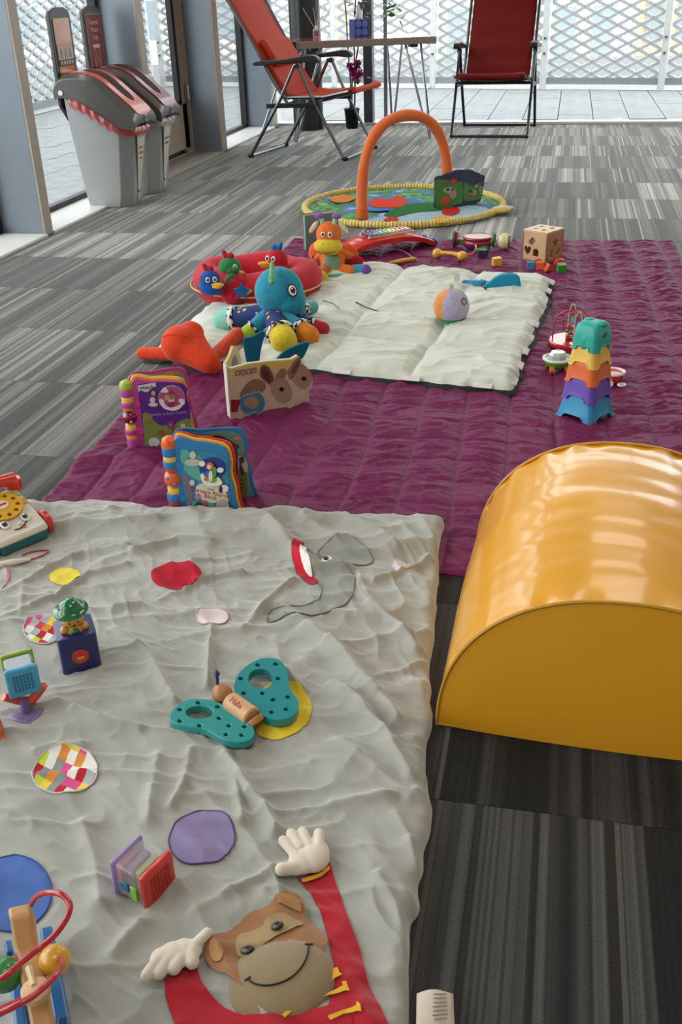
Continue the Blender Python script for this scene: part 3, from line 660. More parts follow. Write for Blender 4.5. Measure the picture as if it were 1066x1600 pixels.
# ---------------------------------------------------------------- yellow vinyl arch block
VINY = mat('#e09d22', .26, var=.04, vs=5, bump=.25, bs=14, coat=.4, spec=.55, dist=.004)
ab = empty('foam_arch', (.135,1.18,0), R(-1.5), 'yellow vinyl half-round soft play block on the dark carpet', 'soft play block')
def prof(n=48, a=.262, h=.256, p=2.25, inset=0.):
    o = []
    for i in range(n+1):
        t = PI-PI*i/n; c, s = math.cos(t), math.sin(t)
        o.append(((a-inset)*math.copysign(abs(c)**(2/p),c), (h-inset)*abs(s)**(2/p)))
    return o
pf = prof(120); LEN = .545; ny = 90; B = MB(); rows = []
for j in range(ny+1):
    y = LEN*j/ny; row = []
    for i,(x,z) in enumerate(pf):
        e_ = min(j,ny-j)/ny*LEN; th = i/120
        bulge = .006*math.sin(PI*j/ny)
        wr = .0009*noise.noise(Vector((x*3,y*26+2*noise.noise(Vector((x*4,z*4,0))),z*3)))+.0022*max(0,noise.noise(Vector((x*5+7,y*11,z*5))))
        pk = .0042*math.sin(th*80+2*noise.noise(Vector((th*14,j//ny,0))))*math.exp(-e_/.024)*max(0,noise.noise(Vector((th*9,0,3)))+.55)
        s = 1+(bulge+wr+pk)/.25; zz = max(.002, z*s) if 0 < i < 120 else .002
        row.append(B.b.verts.new((x*s,y,zz)))
    rows.append(row)
for a_, b_ in zip(rows, rows[1:]):
    for k in range(len(a_)-1): B.b.faces.new((a_[k],b_[k],b_[k+1],a_[k+1]))
    B.b.faces.new((a_[-1],b_[-1],b_[0],a_[0]))
B.go('curved_cover', VINY, ab)
VIN2 = mat('#dd9c1e', .42, var=.05, vs=4, bump=.2, bs=9, coat=.12, spec=.5, dist=.004)
def endpanel(y, sg):
    m = MB(); N = len(pf); K = 10; rings = []
    for k in range(K+1):
        f = k/K; rings.append([m.b.verts.new((x*f*1.002, y+sg*.010*(1-f*f), .002+(z-.002)*f if z > .002 else .002)) for x,z in pf])
    for a_, b_ in zip(rings, rings[1:]):
        for k in range(N-1):
            try: m.b.faces.new((a_[k],a_[k+1],b_[k+1],b_[k]))
            except Exception: pass
    bmesh.ops.remove_doubles(m.b, verts=m.b.verts[:], dist=1e-5)
    m.go('end_panel', VIN2, ab)
endpanel(0,-1); endpanel(LEN,1)
PIP = mat('#c08a1c',.4,coat=.2)
for y in (0,LEN): MB().tube([(x*1.004,y,z*1.004+.001) for x,z in pf], .0028, 6).go('seam_piping', PIP, ab)
MB().tube([(-.262,0,.004),(.262,0,.004)],.0030,6).go('seam_piping', PIP, ab)
# ---------------------------------------------------------------- waste bins
def bin_(y0, w, body, lid, liner, label, signcol, signlab, front, group='waste bins with tall sign panels'):
    rt = empty('waste_bin', (-2.52,y0,0), 0, label, 'bin', group)
    t = .03 ; P = lambda x: x
    # tapered body: narrow base, wide top, chamfered front corners
    def ring(z, x0, x1, ya, yb, ch): return [(x0,ya,z),(x1-ch,ya,z),(x1,ya+ch*1.2,z),(x1,yb-ch*1.2,z),(x1-ch,yb,z),(x0,yb,z)]
    B = MB(); rs = [ring(0,.0,.225,.02,w-.02,.05), ring(.06,-.01,.24,.015,w-.015,.05), ring(.40,-.045,.285,.0,w,.055)]
    vs = [[B.b.verts.new(p) for p in r] for r in rs]; top = [(-.055,0,.56),(.09,0,.50),(.285-.05,0,.40),(.295,.06,.395),(.295,w-.06,.395),(.285-.05,w,.40),(.09,w,.50),(-.055,w,.56)]
    for a, b in zip(vs, vs[1:]):
        for k in range(6): B.b.faces.new((a[k],a[(k+1)%6],b[(k+1)%6],b[k]))
    B.b.faces.new(vs[0][::-1])
    tv = [B.b.verts.new(p) for p in top]; v = vs[-1]
    B.b.faces.new((v[0],v[1],tv[2],tv[1],tv[0])); B.b.faces.new((v[1],v[2],tv[3],tv[2])); B.b.faces.new((v[2],v[3],tv[4],tv[3])); B.b.faces.new((v[3],v[4],tv[5],tv[4])); B.b.faces.new((v[4],v[5],tv[7],tv[6],tv[5])); B.b.faces.new((v[5],v[0],tv[0],tv[7]))
    B.go('body', body, rt, bev=.006, seg=2)
    # lid hood: curved profile in x-z, thickness across y with an inset slot panel
    up = crom([(-.10,.575),(-.105,.62),(-.07,.668),(.02,.680),(.12,.655),(.22,.575),(.30,.505),(.325,.470),(.325,.425)],5,False)
    lo = crom([(.29,.405),(.22,.415),(.14,.465),(.05,.525),(-.03,.555),(-.09,.560)],4,False)
    n = 10; H_ = MB(); rings = []
    for j in range(n+1):
        f = j/n; y = -.012+(w+.024)*f; k = 1-abs(2*f-1)**4
        rings.append([H_.b.verts.new((x, y, z-(1-k)*.028*(1 if i < len(up) else 0))) for i,(x,z) in enumerate(up+lo)])
    for a, b in zip(rings, rings[1:]):
        for k in range(len(a)): H_.b.faces.new((a[k],a[(k+1)%len(a)],b[(k+1)%len(a)],b[k]))
    H_.b.faces.new(rings[0]); H_.b.faces.new(rings[-1][::-1])
    hood = H_.go('lid', lid[0], rt, bev=.004)
    def onup(s, off): # point along the upper curve (skipping the vertical rear)
        k = s*(len(up)-1); i = min(int(k), len(up)-2); f = k-i; (xa,za),(xb,zb) = up[i], up[i+1]; dx, dz = xb-xa, zb-za; l = math.hypot(dx,dz)
        return Vector((xa+dx*f-dz/l*off*-1*-1, 0, za+dz*f+dx/l*off))
    def strip(name, s0, s1, ya, yb, m, off, k=16, round_=0.):
        S = MB(); rows = []
        for i in range(k+1):
            s = s0+(s1-s0)*i/k; f = i/k; hw = (yb-ya)/2; yc = (ya+yb)/2; e = 1.
            if round_: e = min(1, math.sqrt(max(0.,1-(max(0,1-f/round_))**2)), math.sqrt(max(0.,1-(max(0,1-(1-f)/round_))**2)))
            e = max(e,.05); p = onup(s,off); q_ = onup(s,off-.008)
            rows.append([S.b.verts.new((p.x,yc-hw*e,p.z)), S.b.verts.new((p.x,yc+hw*e,p.z)), S.b.verts.new((q_.x,yc+hw*e,q_.z)), S.b.verts.new((q_.x,yc-hw*e,q_.z))])
        for a, b in zip(rows, rows[1:]):
            for j in range(4): S.b.faces.new((a[j],a[(j+1)%4],b[(j+1)%4],b[j]))
        S.b.faces.new(rows[0]); S.b.faces.new(rows[-1][::-1]); return S.go(name, m, hood)
    strip('slot_panel', .24, .90, w*.16, w*.84, lid[1], .003, round_=.12)
    strip('slot', .36, .70, w*.36, w*.64, mat('#2a0c08',.8), .0050, round_=.25)
    B = MB(); B.cone((.318,w/2,.448),(.332,w/2,.448),.021,.019,16); B.go('lock', CHROME, hood)
    MB().cone((.331,w/2,.448),(.3335,w/2,.448),.010,.010,12).go('keyhole', BLK, hood)
    MB().cone((-.06,-.018,.585),(-.06,w+.018,.585),.013,n=14).go('hinge_pin', CHROME, rt)
    # plastic liner frill
    F = MB(); pts = []
    path = [(-.02,-.012,.545),(.05,-.016,.52),(.14,-.018,.465),(.22,-.014,.415),(.285,.03,.40),(.305,w*.5,.395),(.285,w-.03,.40),(.2,w+.012,.42)]
    cp = crom(path, 6, False); rows = []
    for i,p in enumerate(cp):
        a = .009*math.sin(i*1.9)+.006*math.sin(i*4.1); d_ = Vector((0,-1,0)) if i < 18 else (Vector((1,0,0)) if i < 36 else Vector((0,1,0)))
        rows.append([F.b.verts.new(Vector(p)+Vector((0,0,.012))+d_*.004), F.b.verts.new(Vector(p)+d_*(.012+a*.6)+Vector((0,0,-.006+a*.4))), F.b.verts.new(Vector(p)+d_*(.006+a*.4)+Vector((0,0,-.03+a)))])
    for a, b in zip(rows, rows[1:]):
        for j in range(2): F.b.faces.new((a[j],a[j+1],b[j+1],b[j]))
    F.go('plastic_liner', liner, rt)
    # front label, a tapering plate
    zt, zb = .375, .015; ft = lambda z: .225+(.295-.225)*min(1,max(0,z)/.395)+.0015+ (.006 if .03<z<.2 else 0)
    pw = [(-.048,0),(.048,0)]
    L_ = MB(); A = [(ft(zt),w/2-.055,zt),(ft(zt),w/2+.055,zt),(.2325,w/2+.006,.02),(.2325,w/2-.006,.02)]
    A2 = [(x+.004,y,z) for x,y,z in A]; va = [L_.b.verts.new(p) for p in A]; vb = [L_.b.verts.new(p) for p in A2]
    L_.b.faces.new(va[::-1]); L_.b.faces.new(vb)
    for k in range(4): L_.b.faces.new((va[k],va[(k+1)%4],vb[(k+1)%4],vb[k]))
    pl = L_.go('front_label', mat('#d6cfc0',.4), rt)
    nx = Vector((0,1,0)); sl_ = (Vector(A[0])-Vector(A[3])); vz = Vector((sl_.x,0,sl_.z)).normalized()
    for s, z, sz, c in front:
        f = (z-.02)/(zt-.02); text(s, sz, PM((.2325+4e-3+.0008+(ft(zt)-.2325)*f, w/2, z), (0,1,0), vz), mat(c,.5), pl)
    f = .10; bx = .2325+(ft(zt)-.2325)*f+.006
    MB().box((bx,w/2,.075),(.004,.03,.018)).go('badge', BLK, pl, bev=.001); MB().box((bx+.0022,w/2,.075),(.001,.022,.008)).go('badge_mark', mat('#c8c8c8',.4), pl)
    # sign panel at the back
    sg = MB(); x = -.095; sg.prism([(p[0],p[1]) for p in rrect(0,.44,w*.83,.975,.03)][:0] or [( -.0,.60),(w*.83,.60),(w*.83,.94),(w*.78,.965),(w*.6,.98),(w*.23,.98),(w*.05,.965),(0,.94)], 0, .022, M=PM((x,.01,0),(0,1,0),(.0,0,1)))
    so = sg.go('sign_panel', signcol, rt, bev=.004)
    br = MB(); br.prism([(.0,.60),(w*.83,.60),(w*.83,.52),(w*.7,.49),(w*.5,.40),(w*.4,.40),(0,.52)], 0, .02, M=PM((x,.01,0),(0,1,0),(.0,0,1))); br.go('sign_bracket', BLK, rt, bev=.003)
    return rt, so, x+.0225
LB = mat('#a5a9a8', .4, var=.02, coat=.15)
b1, s1, sx = bin_(5.11, .285, LB, (mat('#55524e',.38,coat=.3),mat('#c8502a',.35,coat=.3)), mat('#c23a33',.25,alpha=.75,coat=.6,bump=.6,bs=60),
    'grey waste bin with orange slot panel and red liner, nearer of the two', mat('#3a3c3e',.4), None, [('mixed',.300,.022,'#b05048'),('recycling',.272,.020,'#b05048'),('only',.245,.020,'#b05048')])
b2, s2, sx = bin_(5.50, .285, LB, (mat('#524c48',.38,coat=.3),mat('#7c1720',.35,coat=.3)), mat('#b3aea2',.25,alpha=.55,coat=.6,bump=.6,bs=60),
    'grey waste bin with dark red slot panel and clear liner, farther of the two', mat('#4a4540',.4), None, [('general',.300,.024,'#55504a'),('waste',.272,.024,'#55504a')])
# poster inserts
def insert(root, y0, y1, z0, z1, m, nm='poster'):
    return MB().box((sx+.002,(y0+y1)/2,(z0+z1)/2),(.003,y1-y0,z1-z0)).go(nm, m, root)
po = insert(b1,.035,.215,.63,.93,mat('#c27a3e',.2,coat=.5,var=.12,vs=12))
MB().box((sx+.005,.125,.765),(.001,.17,.07)).go('print_band', printm('#b9afa2'), po); MB().box((sx+.006,.125,.722),(.001,.17,.03)).go('print_band', printm('#2a211c'), po)
for k in range(5): MB().box((sx+.0068,.065+.03*k,.722),(.001,.018,.018)).go('print_icon', printm('#b9afa2'), po, bev=.0003)
for k in range(3): MB().prism(crom([(-.012,-.02),(.010,-.022),(.012,.005),(.004,.024),(-.01,.018)],3),0,.001,M=PM((sx+.0055,.075+.05*k,.766),(0,1,0),(0,0,1))).go('print_icon', printm('#8b8378'), po)
po = insert(b2,.03,.215,.60,.94,mat('#8a1f2b',.25,coat=.4))
fr_ = MB().prism(rrect(.026,.598,.219,.944,.01),0,.004,[rrect(.034,.606,.211,.936,.008)],M=PM((sx,0,0),(0,1,0),(0,0,1))).go('poster_frame', mat('#7b7370',.4), b2)
PK = printm('#d8b3ac')
for s, z in (('General',.90),('Waste',.862),('Only',.824)): text(s,.036,PM((sx+.004,.122,z),(0,1,0),(0,0,1)),PK,po)
MB().prism(rrect(.085,.64,.16,.775,.008),0,.001,[rrect(.089,.644,.156,.771,.006)],M=PM((sx+.004,0,0),(0,1,0),(0,0,1))).go('print_icon', PK, po)
MB().prism(rrect(.078,.775,.167,.79,.005),0,.001,M=PM((sx+.004,0,0),(0,1,0),(0,0,1))).go('print_icon', PK, po)
for k in (.108,.137): MB().box((sx+.0045,k,.705),(.001,.004,.10)).go('print_icon', PK, po)
# ---------------------------------------------------------------- camping chairs
def chair(loc, rz, cm, label, tone):
    rt = empty('camping_chair', loc, rz, label, 'chair', 'folding camping chairs'); w = .285
    FR = tone
    # fabric: backrest and seat as padded slings
    def sling(name, prof_, hw, m, th=.022, rings=None, quil=0):
        S = MB(); pr = crom(prof_, 8, False); rows = []; n = 12
        for i,(x,z) in enumerate(pr):
            a = pr[max(0,i-1)]; b = pr[min(len(pr)-1,i+1)]; dx, dz = b[0]-a[0], b[1]-a[1]; l = math.hypot(dx,dz); nx_, nz_ = -dz/l, dx/l; row = []
            for j in range(n+1):
                f = j/n*2-1; sag = -.018*(1-f*f); q = .006*abs(math.sin(PI*i/len(pr)*quil)) if quil else 0; ch = .010*(1-math.exp(-((abs(f)-.72)/.06)**2))
                o_ = sag+q*(1-f**8)+ch*.6; row.append(S.b.verts.new((x+nx_*o_, f*hw, z+nz_*o_)))
            rows.append(row)
        for a, b in zip(rows, rows[1:]):
            for k in range(n): S.b.faces.new((a[k],a[k+1],b[k+1],b[k]))
        o = S.go(name, m, rt); q = o.modifiers.new('s','SOLIDIFY'); q.thickness = th; q.offset = 0; return o
    sling('backrest', [(-.06,.385),(-.15,.50),(-.29,.70),(-.44,.93),(-.53,1.08),(-.55,1.16)], .245, cm, quil=7)
    sling('seat', [(-.06,.395),(.06,.385),(.20,.395),(.32,.415),(.39,.44),(.405,.42)], .245, cm, quil=3)
    if rz > -1: MB().box((-.225,0,.66),(.05,.40,.19),(0,R(-34),0)).go('lumbar_cushion', cm, rt, bev=.02, seg=3)
    for s in (-1,1):
        y = s*w
        MB().tube([(-.07,y*.93,.36),(-.15,y*.93,.47),(-.55,y*.93,1.13)], .011, 8).go('back_rail', FR, rt)
        MB().tube([(-.08,y*.93,.39),(.20,y*.93,.395),(.38,y*.93,.43)], .010, 8).go('seat_rail', FR, rt)
        MB().tube([(.03,y,.595),(.12,y,.40),(.335,y,.03),(.35,y,.012)], .0115, 8).go('leg', FR, rt)
        MB().tube([(.01,y,.595),(-.11,y,.38),(-.35,y,.03),(-.36,y,.012)], .0115, 8).go('leg', FR, rt)
        MB().prism(crom([(-.29,-.012),(-.26,-.022),(-.1,-.018),(.06,-.016),(.15,-.024),(.185,-.022),(.18,.006),(.14,.022),(.05,.018),(-.1,.006),(-.26,.006)],3), -.026, .026, M=PM((0,y,.622),(1,0,.045),(0,0,1))).go('armrest', BLK, rt, bev=.008, seg=3)
        MB().box((-.02,y,.345),(.39,.018,.032),(0,R(-2),0)).go('side_bar', BLK, rt, bev=.005)
        for x in (-.36,.35): MB().ball((x,y*.99,.014),(.026,.018,.014),n=12).go('foot_cap', BLK, rt)
        k = MB(); k.cone((.03,y-.016,.585),(.03,y+.016,.585),.016,n=12); k.go('pivot', BLK, rt)
    for x in (-.36,.35): MB().tube([(x,-w,.013),(x,w,.013)], .0105, 8).go('foot_rail', FR, rt)
    MB().tube([(.20,-w,.375),(.20,w,.375)], .009, 8).go('cross_bar', FR, rt); MB().tube([(-.1,-w,.345),(-.1,w,.345)], .009, 8).go('cross_bar', FR, rt)
    MB().tube([(-.545,-w*.93,1.12),(-.56,0,1.145),(-.545,w*.93,1.12)], .011, 8).go('top_rail', FR, rt)
    return rt
chair((-1.73,7.14,0), R(-10.5), mat('#b8391b',.7,var=.06,bump=.15,bs=500,spec=.2), 'orange-red reclining camping chair beside the folding table, seen from its side', mat('#8f9496',.25,.95,var=.03))
chair((-.545,8.27,0), R(-92.5), mat('#74110b',.7,var=.06,bump=.15,bs=500,spec=.2), 'dark red camping chair facing the room in front of the far window', mat('#55585a',.3,.9,var=.03))
# a low chair or stool rail seen beyond: leg rest of the upright chair
# ---------------------------------------------------------------- folding table
TB = [Vector((-1.97,7.58)), Vector((-.98,8.02)), Vector((-1.24,8.62)), Vector((-2.26,8.18))]
cxy = sum(TB, Vector((0,0)))/4; tb = empty('folding_table', (cxy.x,cxy.y,0), 0, 'folding table with thin reddish-brown top and chrome hairpin legs by the far window', 'table')
def tl(p, z): return Vector((p.x-cxy.x, p.y-cxy.y, z))
B = MB(); B.prism([(p.x-cxy.x,p.y-cxy.y) for p in TB], .650, .697); B.go('tabletop', mat('#9a8c82',.35,var=.08), tb, bev=.003)
MB().prism([tuple((p-cxy)*.985) for p in TB], .6972, .699).go('laminate', mat('#9c4a3e',.12,var=.05,coat=.7), tb)
for i, (bx, by) in enumerate(((-2.0,7.62),(-.985,7.80),(-1.40,8.60),(-2.42,8.16))):
    c = TB[i]; inw = (cxy-c).normalized(); base = Vector((bx,by))
    t1 = c+inw*.10; e_ = (TB[(i+1)%4]-c).normalized() if i%2==0 else (TB[i-1]-c).normalized()
    p1, p2 = t1+e_*.02, t1+e_*.14
    MB().tube([tl(p1,.652), tl(base.lerp(t1,.03),.012)], .010, 8).go('leg', CHROME, tb)
    MB().tube([tl(p2,.652), tl(base.lerp(t1,.03)+e_*.012,.012)], .009, 8).go('leg', CHROME, tb)
    MB().box(tuple(tl((p1+p2)/2,.642)),(.06,.06,.022),(0,0,.5)).go('leg_bracket', BLK, tb, bev=.004)
for c in (0,):
    MB().box(tuple(tl(TB[0],.674)),(.045,.045,.052),(0,0,.55)).go('corner_cap', BLK, tb, bev=.004)
# reed diffuser
p = at(493,50,.710); df = empty('reed_diffuser', (-1.93,8.20,.699), 0, 'glass reed diffuser with sticks standing on the folding table', 'diffuser')
MB().box((0,0,.032),(.055,.055,.062)).go('bottle', mat('#c6b6bb',.08,alpha=.6,coat=.6), df, bev=.006)
MB().cone((0,0,.063),(0,0,.085),.015,.015).go('neck', mat('#d8d4cf',.2), df); MB().box((0,-.029,.03),(.035,.002,.035)).go('bottle_label', printm('#8f4b55'), df)
for a in (-.55,-.15,.1,.42,.7): MB().tube([(0,0,.04),(math.sin(a)*.19,.03*math.cos(a*5),.21)],.0022,5).go('reed', mat('#c9b9a5',.7), df)
p = at(552,48,.710); tx = empty('tissue_box', (-1.62,8.30,.699), R(33), 'blue and purple tissue box on the folding table, tissue sticking out', 'tissue box')
bb = MB().box((0,0,.06),(.115,.115,.12)).go('box', mat('#31427f',.5), tx, bev=.002)
for f, (o_, ux) in enumerate((((0,-.058,.06),(1,0,0)),((.058,0,.06),(0,1,0)))):
    for sx_, sz in ((-1,-1),(1,-1),(-1,1),(1,1)):
        M = PM((o_[0],o_[1],o_[2]),ux,(0,0,1)); c = printm('#9c4a63' if f else '#5c7fd0')
        MB().prism([(0,sz*.05),(sx_*.05,sz*.05),(0,sz*.005)] if f else ell(sx_*.026,sz*.028,.024,.026,12),0,.0008,M=M).go('box_print', c, bb)
T = MB(); T.lathe([(.035,.118),(.030,.14),(.022,.165),(.014,.19),(.004,.215),(0.0001,.222)],n=14)
for v in T.b.verts: v.co.x += .006*math.sin(v.co.z*90+v.co.y*80); v.co.y *= .7+.3*math.sin(v.co.x*150)
T.go('tissue', mat('#dadada',.8), tx)
# black round column and mullion foot, plants
MB().cone((-2.1,8.50,0),(-2.1,8.50,2.88),.125,n=48).go('column', mat('#1c2022',.3,var=.05,coat=.2), None); c_ = bpy.data.objects['column']; c_['kind'] = 'structure'; c_['label'] = 'round black column by the far window'
p = at(549,194); pot = empty('artificial_plant', (-1.74,8.55,0), 0, 'tall potted plant in a black pot with bare dark stems and magenta blossoms', 'plant')
MB().lathe([(.045,0),(.05,.01),(.062,.14),(.066,.145),(.066,.155),(.058,.155),(.054,.13),(.001,.13)],n=28).go('pot', mat('#17181a',.4), pot)
STEM = mat('#4a3428',.8)
for x,y,tx_ in ((-.015,0,-.03),(.02,.01,.04),(.0,-.01,.09)):
    MB().tube([(x,y,.12),(x+.01,y,.35),(tx_*.7,y,.6),(tx_,y,.85),(tx_*1.6,y-.02,1.15)],[.007,.0065,.006,.005,.004],7).go('stem', STEM, pot)
def leaf(par, c, d, s, m, name='leaf'):
    d = Vector(d).normalized(); side = d.cross(Vector((0,0,1))); side = side.normalized() if side.length > .01 else Vector((1,0,0)); up = side.cross(d)
    b = MB(); P = [(0,0),(.25,.28),(.55,.34),(.85,.18),(1,0)]; mid = [b.b.verts.new(Vector(c)+d*s*x+up*s*(.12*math.sin(PI*x))) for x,_ in P]
    for sg in (1,-1):
        prev = mid[0]; ps = None
        for i in range(1,len(P)):
            x,w_ = P[i]; v = b.b.verts.new(Vector(c)+d*s*x+side*sg*w_*s*1.1-up*.03*s) if i < len(P)-1 else mid[-1]
            if ps is None: b.b.faces.new((mid[0],v,mid[1])) if sg>0 else b.b.faces.new((mid[0],mid[1],v))
            elif v is mid[-1]: b.b.faces.new((mid[i-1],ps,v)) if sg>0 else b.b.faces.new((mid[i-1],v,ps))
            else: b.b.faces.new((mid[i-1],ps,v,mid[i])) if sg>0 else b.b.faces.new((mid[i-1],mid[i],v,ps))
            ps = v
    return b.go(name, m, par)
random.seed(3); LG = mat('#4f7a35',.45,var=.2); LD = mat('#3b2a22',.5,var=.2)
for k in range(16): leaf(pot, (.04+random.uniform(-.04,.12),random.uniform(-.05,.05),.80+random.uniform(0,.22)),(random.uniform(-1,1),random.uniform(-.6,.2),random.uniform(-.9,.2)),random.uniform(.05,.08),LD)
for k in range(18): leaf(pot, (.30+random.uniform(-.02,.12),random.uniform(-.06,.06),.84+random.uniform(-.04,.12)),(random.uniform(-1,1),random.uniform(-.8,.3),random.uniform(-.6,.6)),random.uniform(.05,.08),LG)
MB().tube([(.06,0,.9),(.2,0,.98),(.34,0,.9)],.003,6).go('twig', STEM, pot)
def blossom(x, y, z, r, m):
    b = MB()
    for i in range(46):
        a = Vector((random.gauss(0,1),random.gauss(0,1)-.4,random.gauss(0,1))).normalized(); e_ = a.orthogonal().normalized(); c = Vector((x,y,z))
        b.b.faces.new([b.b.verts.new(c+a*r*.2), b.b.verts.new(c+a*r*.7+e_*r*.18), b.b.verts.new(c+a*r*random.uniform(.9,1.15)), b.b.verts.new(c+a*r*.7-e_*r*.18)])
    b.ball((x,y,z),r*.45,n=10); b.go('blossom', m, pot, smooth=False)
MG = mat('#b0287f',.6,var=.2,vs=60); 
for x,z,r in ((.03,.44,.045),(.06,.475,.042),(.0,.475,.035),(.045,.395,.048),(.085,.42,.04),(.075,.50,.033),(.21,.335,.04)): blossom(x,-.05+random.uniform(-.02,.02),z,r,MG)
for k in range(5): leaf(pot, (.02+.04*k,-.04,.37+random.uniform(-.02,.03)),(random.uniform(-1,1),-.3,random.uniform(-1,0)),.045,LG)
MB().tube([(.0,0,.3),(.10,-.03,.33),(.21,-.05,.335)],.0025,6).go('twig', mat('#55703a',.7), pot)
# ================================================================ toys on the quilt
QZ = .014
class Face:
    """plane with a print on it; photo points are carried onto the plane along their sight lines"""
    def __init__(s, o, ux, uy=(0,0,1), root=None, crop=(0,0,1)):
        s.o = Vector(o); s.ux = Vector(ux).normalized(); s.uy = Vector(uy); s.uy = (s.uy-s.ux*s.uy.dot(s.ux)).normalized(); s.n = s.ux.cross(s.uy)
        s.M = Matrix((s.ux,s.uy,s.n)).transposed().to_4x4(); s.M.translation = s.o-(root.location if root else Vector()); s.crop = crop
    def uv(s, x, y):
        a, b, k = s.crop; d_ = ray(a+x*k, b+y*k); c = Vector((0,0,CH)); t = (s.o-c).dot(s.n)/d_.dot(s.n); p = c+d_*t-s.o; return (p.dot(s.ux), p.dot(s.uy))
    def pts(s, l): return [s.uv(*p) for p in l]
    def poly(s, l, z0, z1, m, name, par, k=0, holes=(), px=True, bev=0.):
        q = s.pts(l) if px else l
        if k: q = crom(q,k)
        return MB().prism(q, z0, z1, [s.pts(h) for h in holes] if px else holes, M=s.M).go(name, m, par, bev=bev)
    def at(s, u, v, w=0.): return s.M @ Vector((u,v,w))
    def text(s, str_, x, y, size, m, par, z=.001, rot=0., px=True, sx=1.):
        u, v = s.uv(x,y) if px else (x,y); return text(str_, size, s.M @ Matrix.Translation((u,v,z)) @ Matrix.Rotation(rot,4,'Z'), m, par, sx=sx)
def rattle_book(p0, p1, p2, H_, cols, label, crop, front, inner, kind):
    p0 = Vector(p0); rt = empty('activity_book', p0, 0, label, 'book', 'light-up activity books standing on the quilt')
    d1 = (Vector(p1)-p0).normalized(); d2 = (Vector(p2)-p0).normalized(); F = Face(p0+Vector((0,0,0)), d1, root=rt, crop=crop); W_ = (Vector(p1)-p0).length
    back = Face(p0, d2, root=rt, crop=crop)
    def outline(w, h, g=0.): return crom([(.012-g,.004-g),(w*.55,.003-g),(w*.93,.001-g),(w+g,.012),(w*.955+g,.05),(w*.94+g,h*.45),(w*.90+g,h*.62),(w*.92+g,h*.78),(w*.86+g,h*.93+g),(w*.68,h*.985+g),(w*.42,h+g),(.012-g,h*.97+g)],5)
    w = W_; h = H_*.93
    fc = F.poly(outline(w*.95,h,.004), .004, .009, cols['rim'], 'front_cover', rt, px=False, bev=.0018)
    F.poly(outline(w*.97,h+.003,.006), -.002, .0035, cols['page'], 'page', rt, px=False, bev=.0015)
    F.poly(outline(w*.99,h+.004,.007), -.008, -.003, cols['page2'], 'page', rt, px=False, bev=.0015)
    w2 = (Vector(p2)-p0).length
    bc = back.poly(outline(w2*1.07,h+.006,.008), -.004, .0, cols['rim'], 'back_cover', rt, px=False, bev=.0015)
    back.poly(outline(w2*1.04,h+.002,.004), .0, .0012, cols['inside'], 'back_print', bc, px=False)
    # spine made of stacked rings
    sp = empty('spine', (0,0,0)); sp.parent = rt; sp.location = Vector(d1)*-.004+Vector((0,0,0))
    for z0, z1, r, c, st in cols['spine']:
        b = MB()
        if st == 'dome': b.lathe([(r,z0),(r*1.02,z0+(z1-z0)*.3),(r*.85,z0+(z1-z0)*.75),(r*.4,z1*.998),(0.0001,z1)],n=22)
        elif st == 'ball': zc = (z0+z1)/2; hh = (z1-z0)/2; b.lathe([(r*math.cos(t),zc+hh*math.sin(t)) for t in [R(-60+120*i/8) for i in range(9)]],n=22)
        else: b.lathe([(r*.96,z0),(r,z0+.0015),(r,z1-.0015),(r*.96,z1)],n=22)
        b.go('spine_ring', c, sp)
        if st == 'clip': F.poly(ell(.012,(z0+z1)/2,.014,.010,16), .008, .012, c, 'hinge_clip', rt, px=False, bev=.001)
        if st == 'ball':
            for a_, zz in ((-PI/2-.3,.3),(-PI/2+.5,-.35)): MB().ball((math.cos(a_)*r*.9,math.sin(a_)*r*.9,zc+hh*zz),(.004,.004,.004),n=8).go('roller_dot', cols['dot'], sp)
    return rt, F, fc, back, bc, outline
P = plastic
PK1, BL1, OR1, YE1, RE1 = P('#c9478f'), P('#1a74b3'), P('#e06028'), P('#e8c050'), P('#c9302b')
cols = dict(rim=PK1, page=P('#e9a53c'), page2=P('#e8b64a'), inside=printm('#8f8a90'), dot=P('#d8a23a'), spine=[
    (0,.030,.0165,P('#b8489a'),''),(.030,.040,.016,P('#e9a53c'),''),(.040,.054,.0175,PK1,'clip'),(.054,.066,.0145,P('#ecd25c'),''),(.066,.104,.0195,P('#7c0f3c',.8,.15),'ball'),(.104,.112,.015,P('#d8923a'),''),
    (.112,.126,.0175,PK1,'clip'),(.126,.140,.0155,P('#ecd25c'),''),(.140,.160,.0165,P('#c04fa2'),''),(.160,.180,.0170,P('#a5c238'),'dome')])
b0 = at(213,700,QZ)
rt, F, fc, bk, bc, ol = rattle_book(b0, at(306,692,QZ), b0+Vector((.105,.12,0)), .185, cols, 'pink activity book with purple night scene cover and green-topped spine', (180,565,.12195), None, None, 0)
def pr(F, l, m, nm='cover_print', z=.0094, k=0, par=None, th=.0006): return F.poly(l, z-.0004, z+th, m, nm, par, k=k)
PP = printm('#5b2a86')
pr(F, [(292,270),(520,245),(780,250),(880,268),(925,330),(915,400),(925,480),(960,560),(965,680),(962,800),(985,905),(985,1080),(700,1085),(370,1055),(345,800),(330,600),(300,420)], PP, par=fc)
pr(F, [(350,650),(390,630),(450,650),(480,720),(530,770),(590,800),(700,790),(760,790),(830,740),(900,712),(962,720),(975,850),(985,1085),(700,1085),(375,1055),(360,850)], printm('#7d8f3f'), z=.0100, par=fc)
pr(F, [(290,290),(520,248),(522,300),(480,320),(440,345),(420,370),(370,368),(340,345),(300,368)], printm('#d8d2d4'), z=.0102, par=fc)
F.text('vtech',408,312,.0138,printm('#1c1a20'),fc,.0112,rot=-.02,sx=1.2)
dk = pr(F, ell(726,445,165,155,28), printm('#b4557f'), 'window_disc', z=.012, par=fc, th=.002)
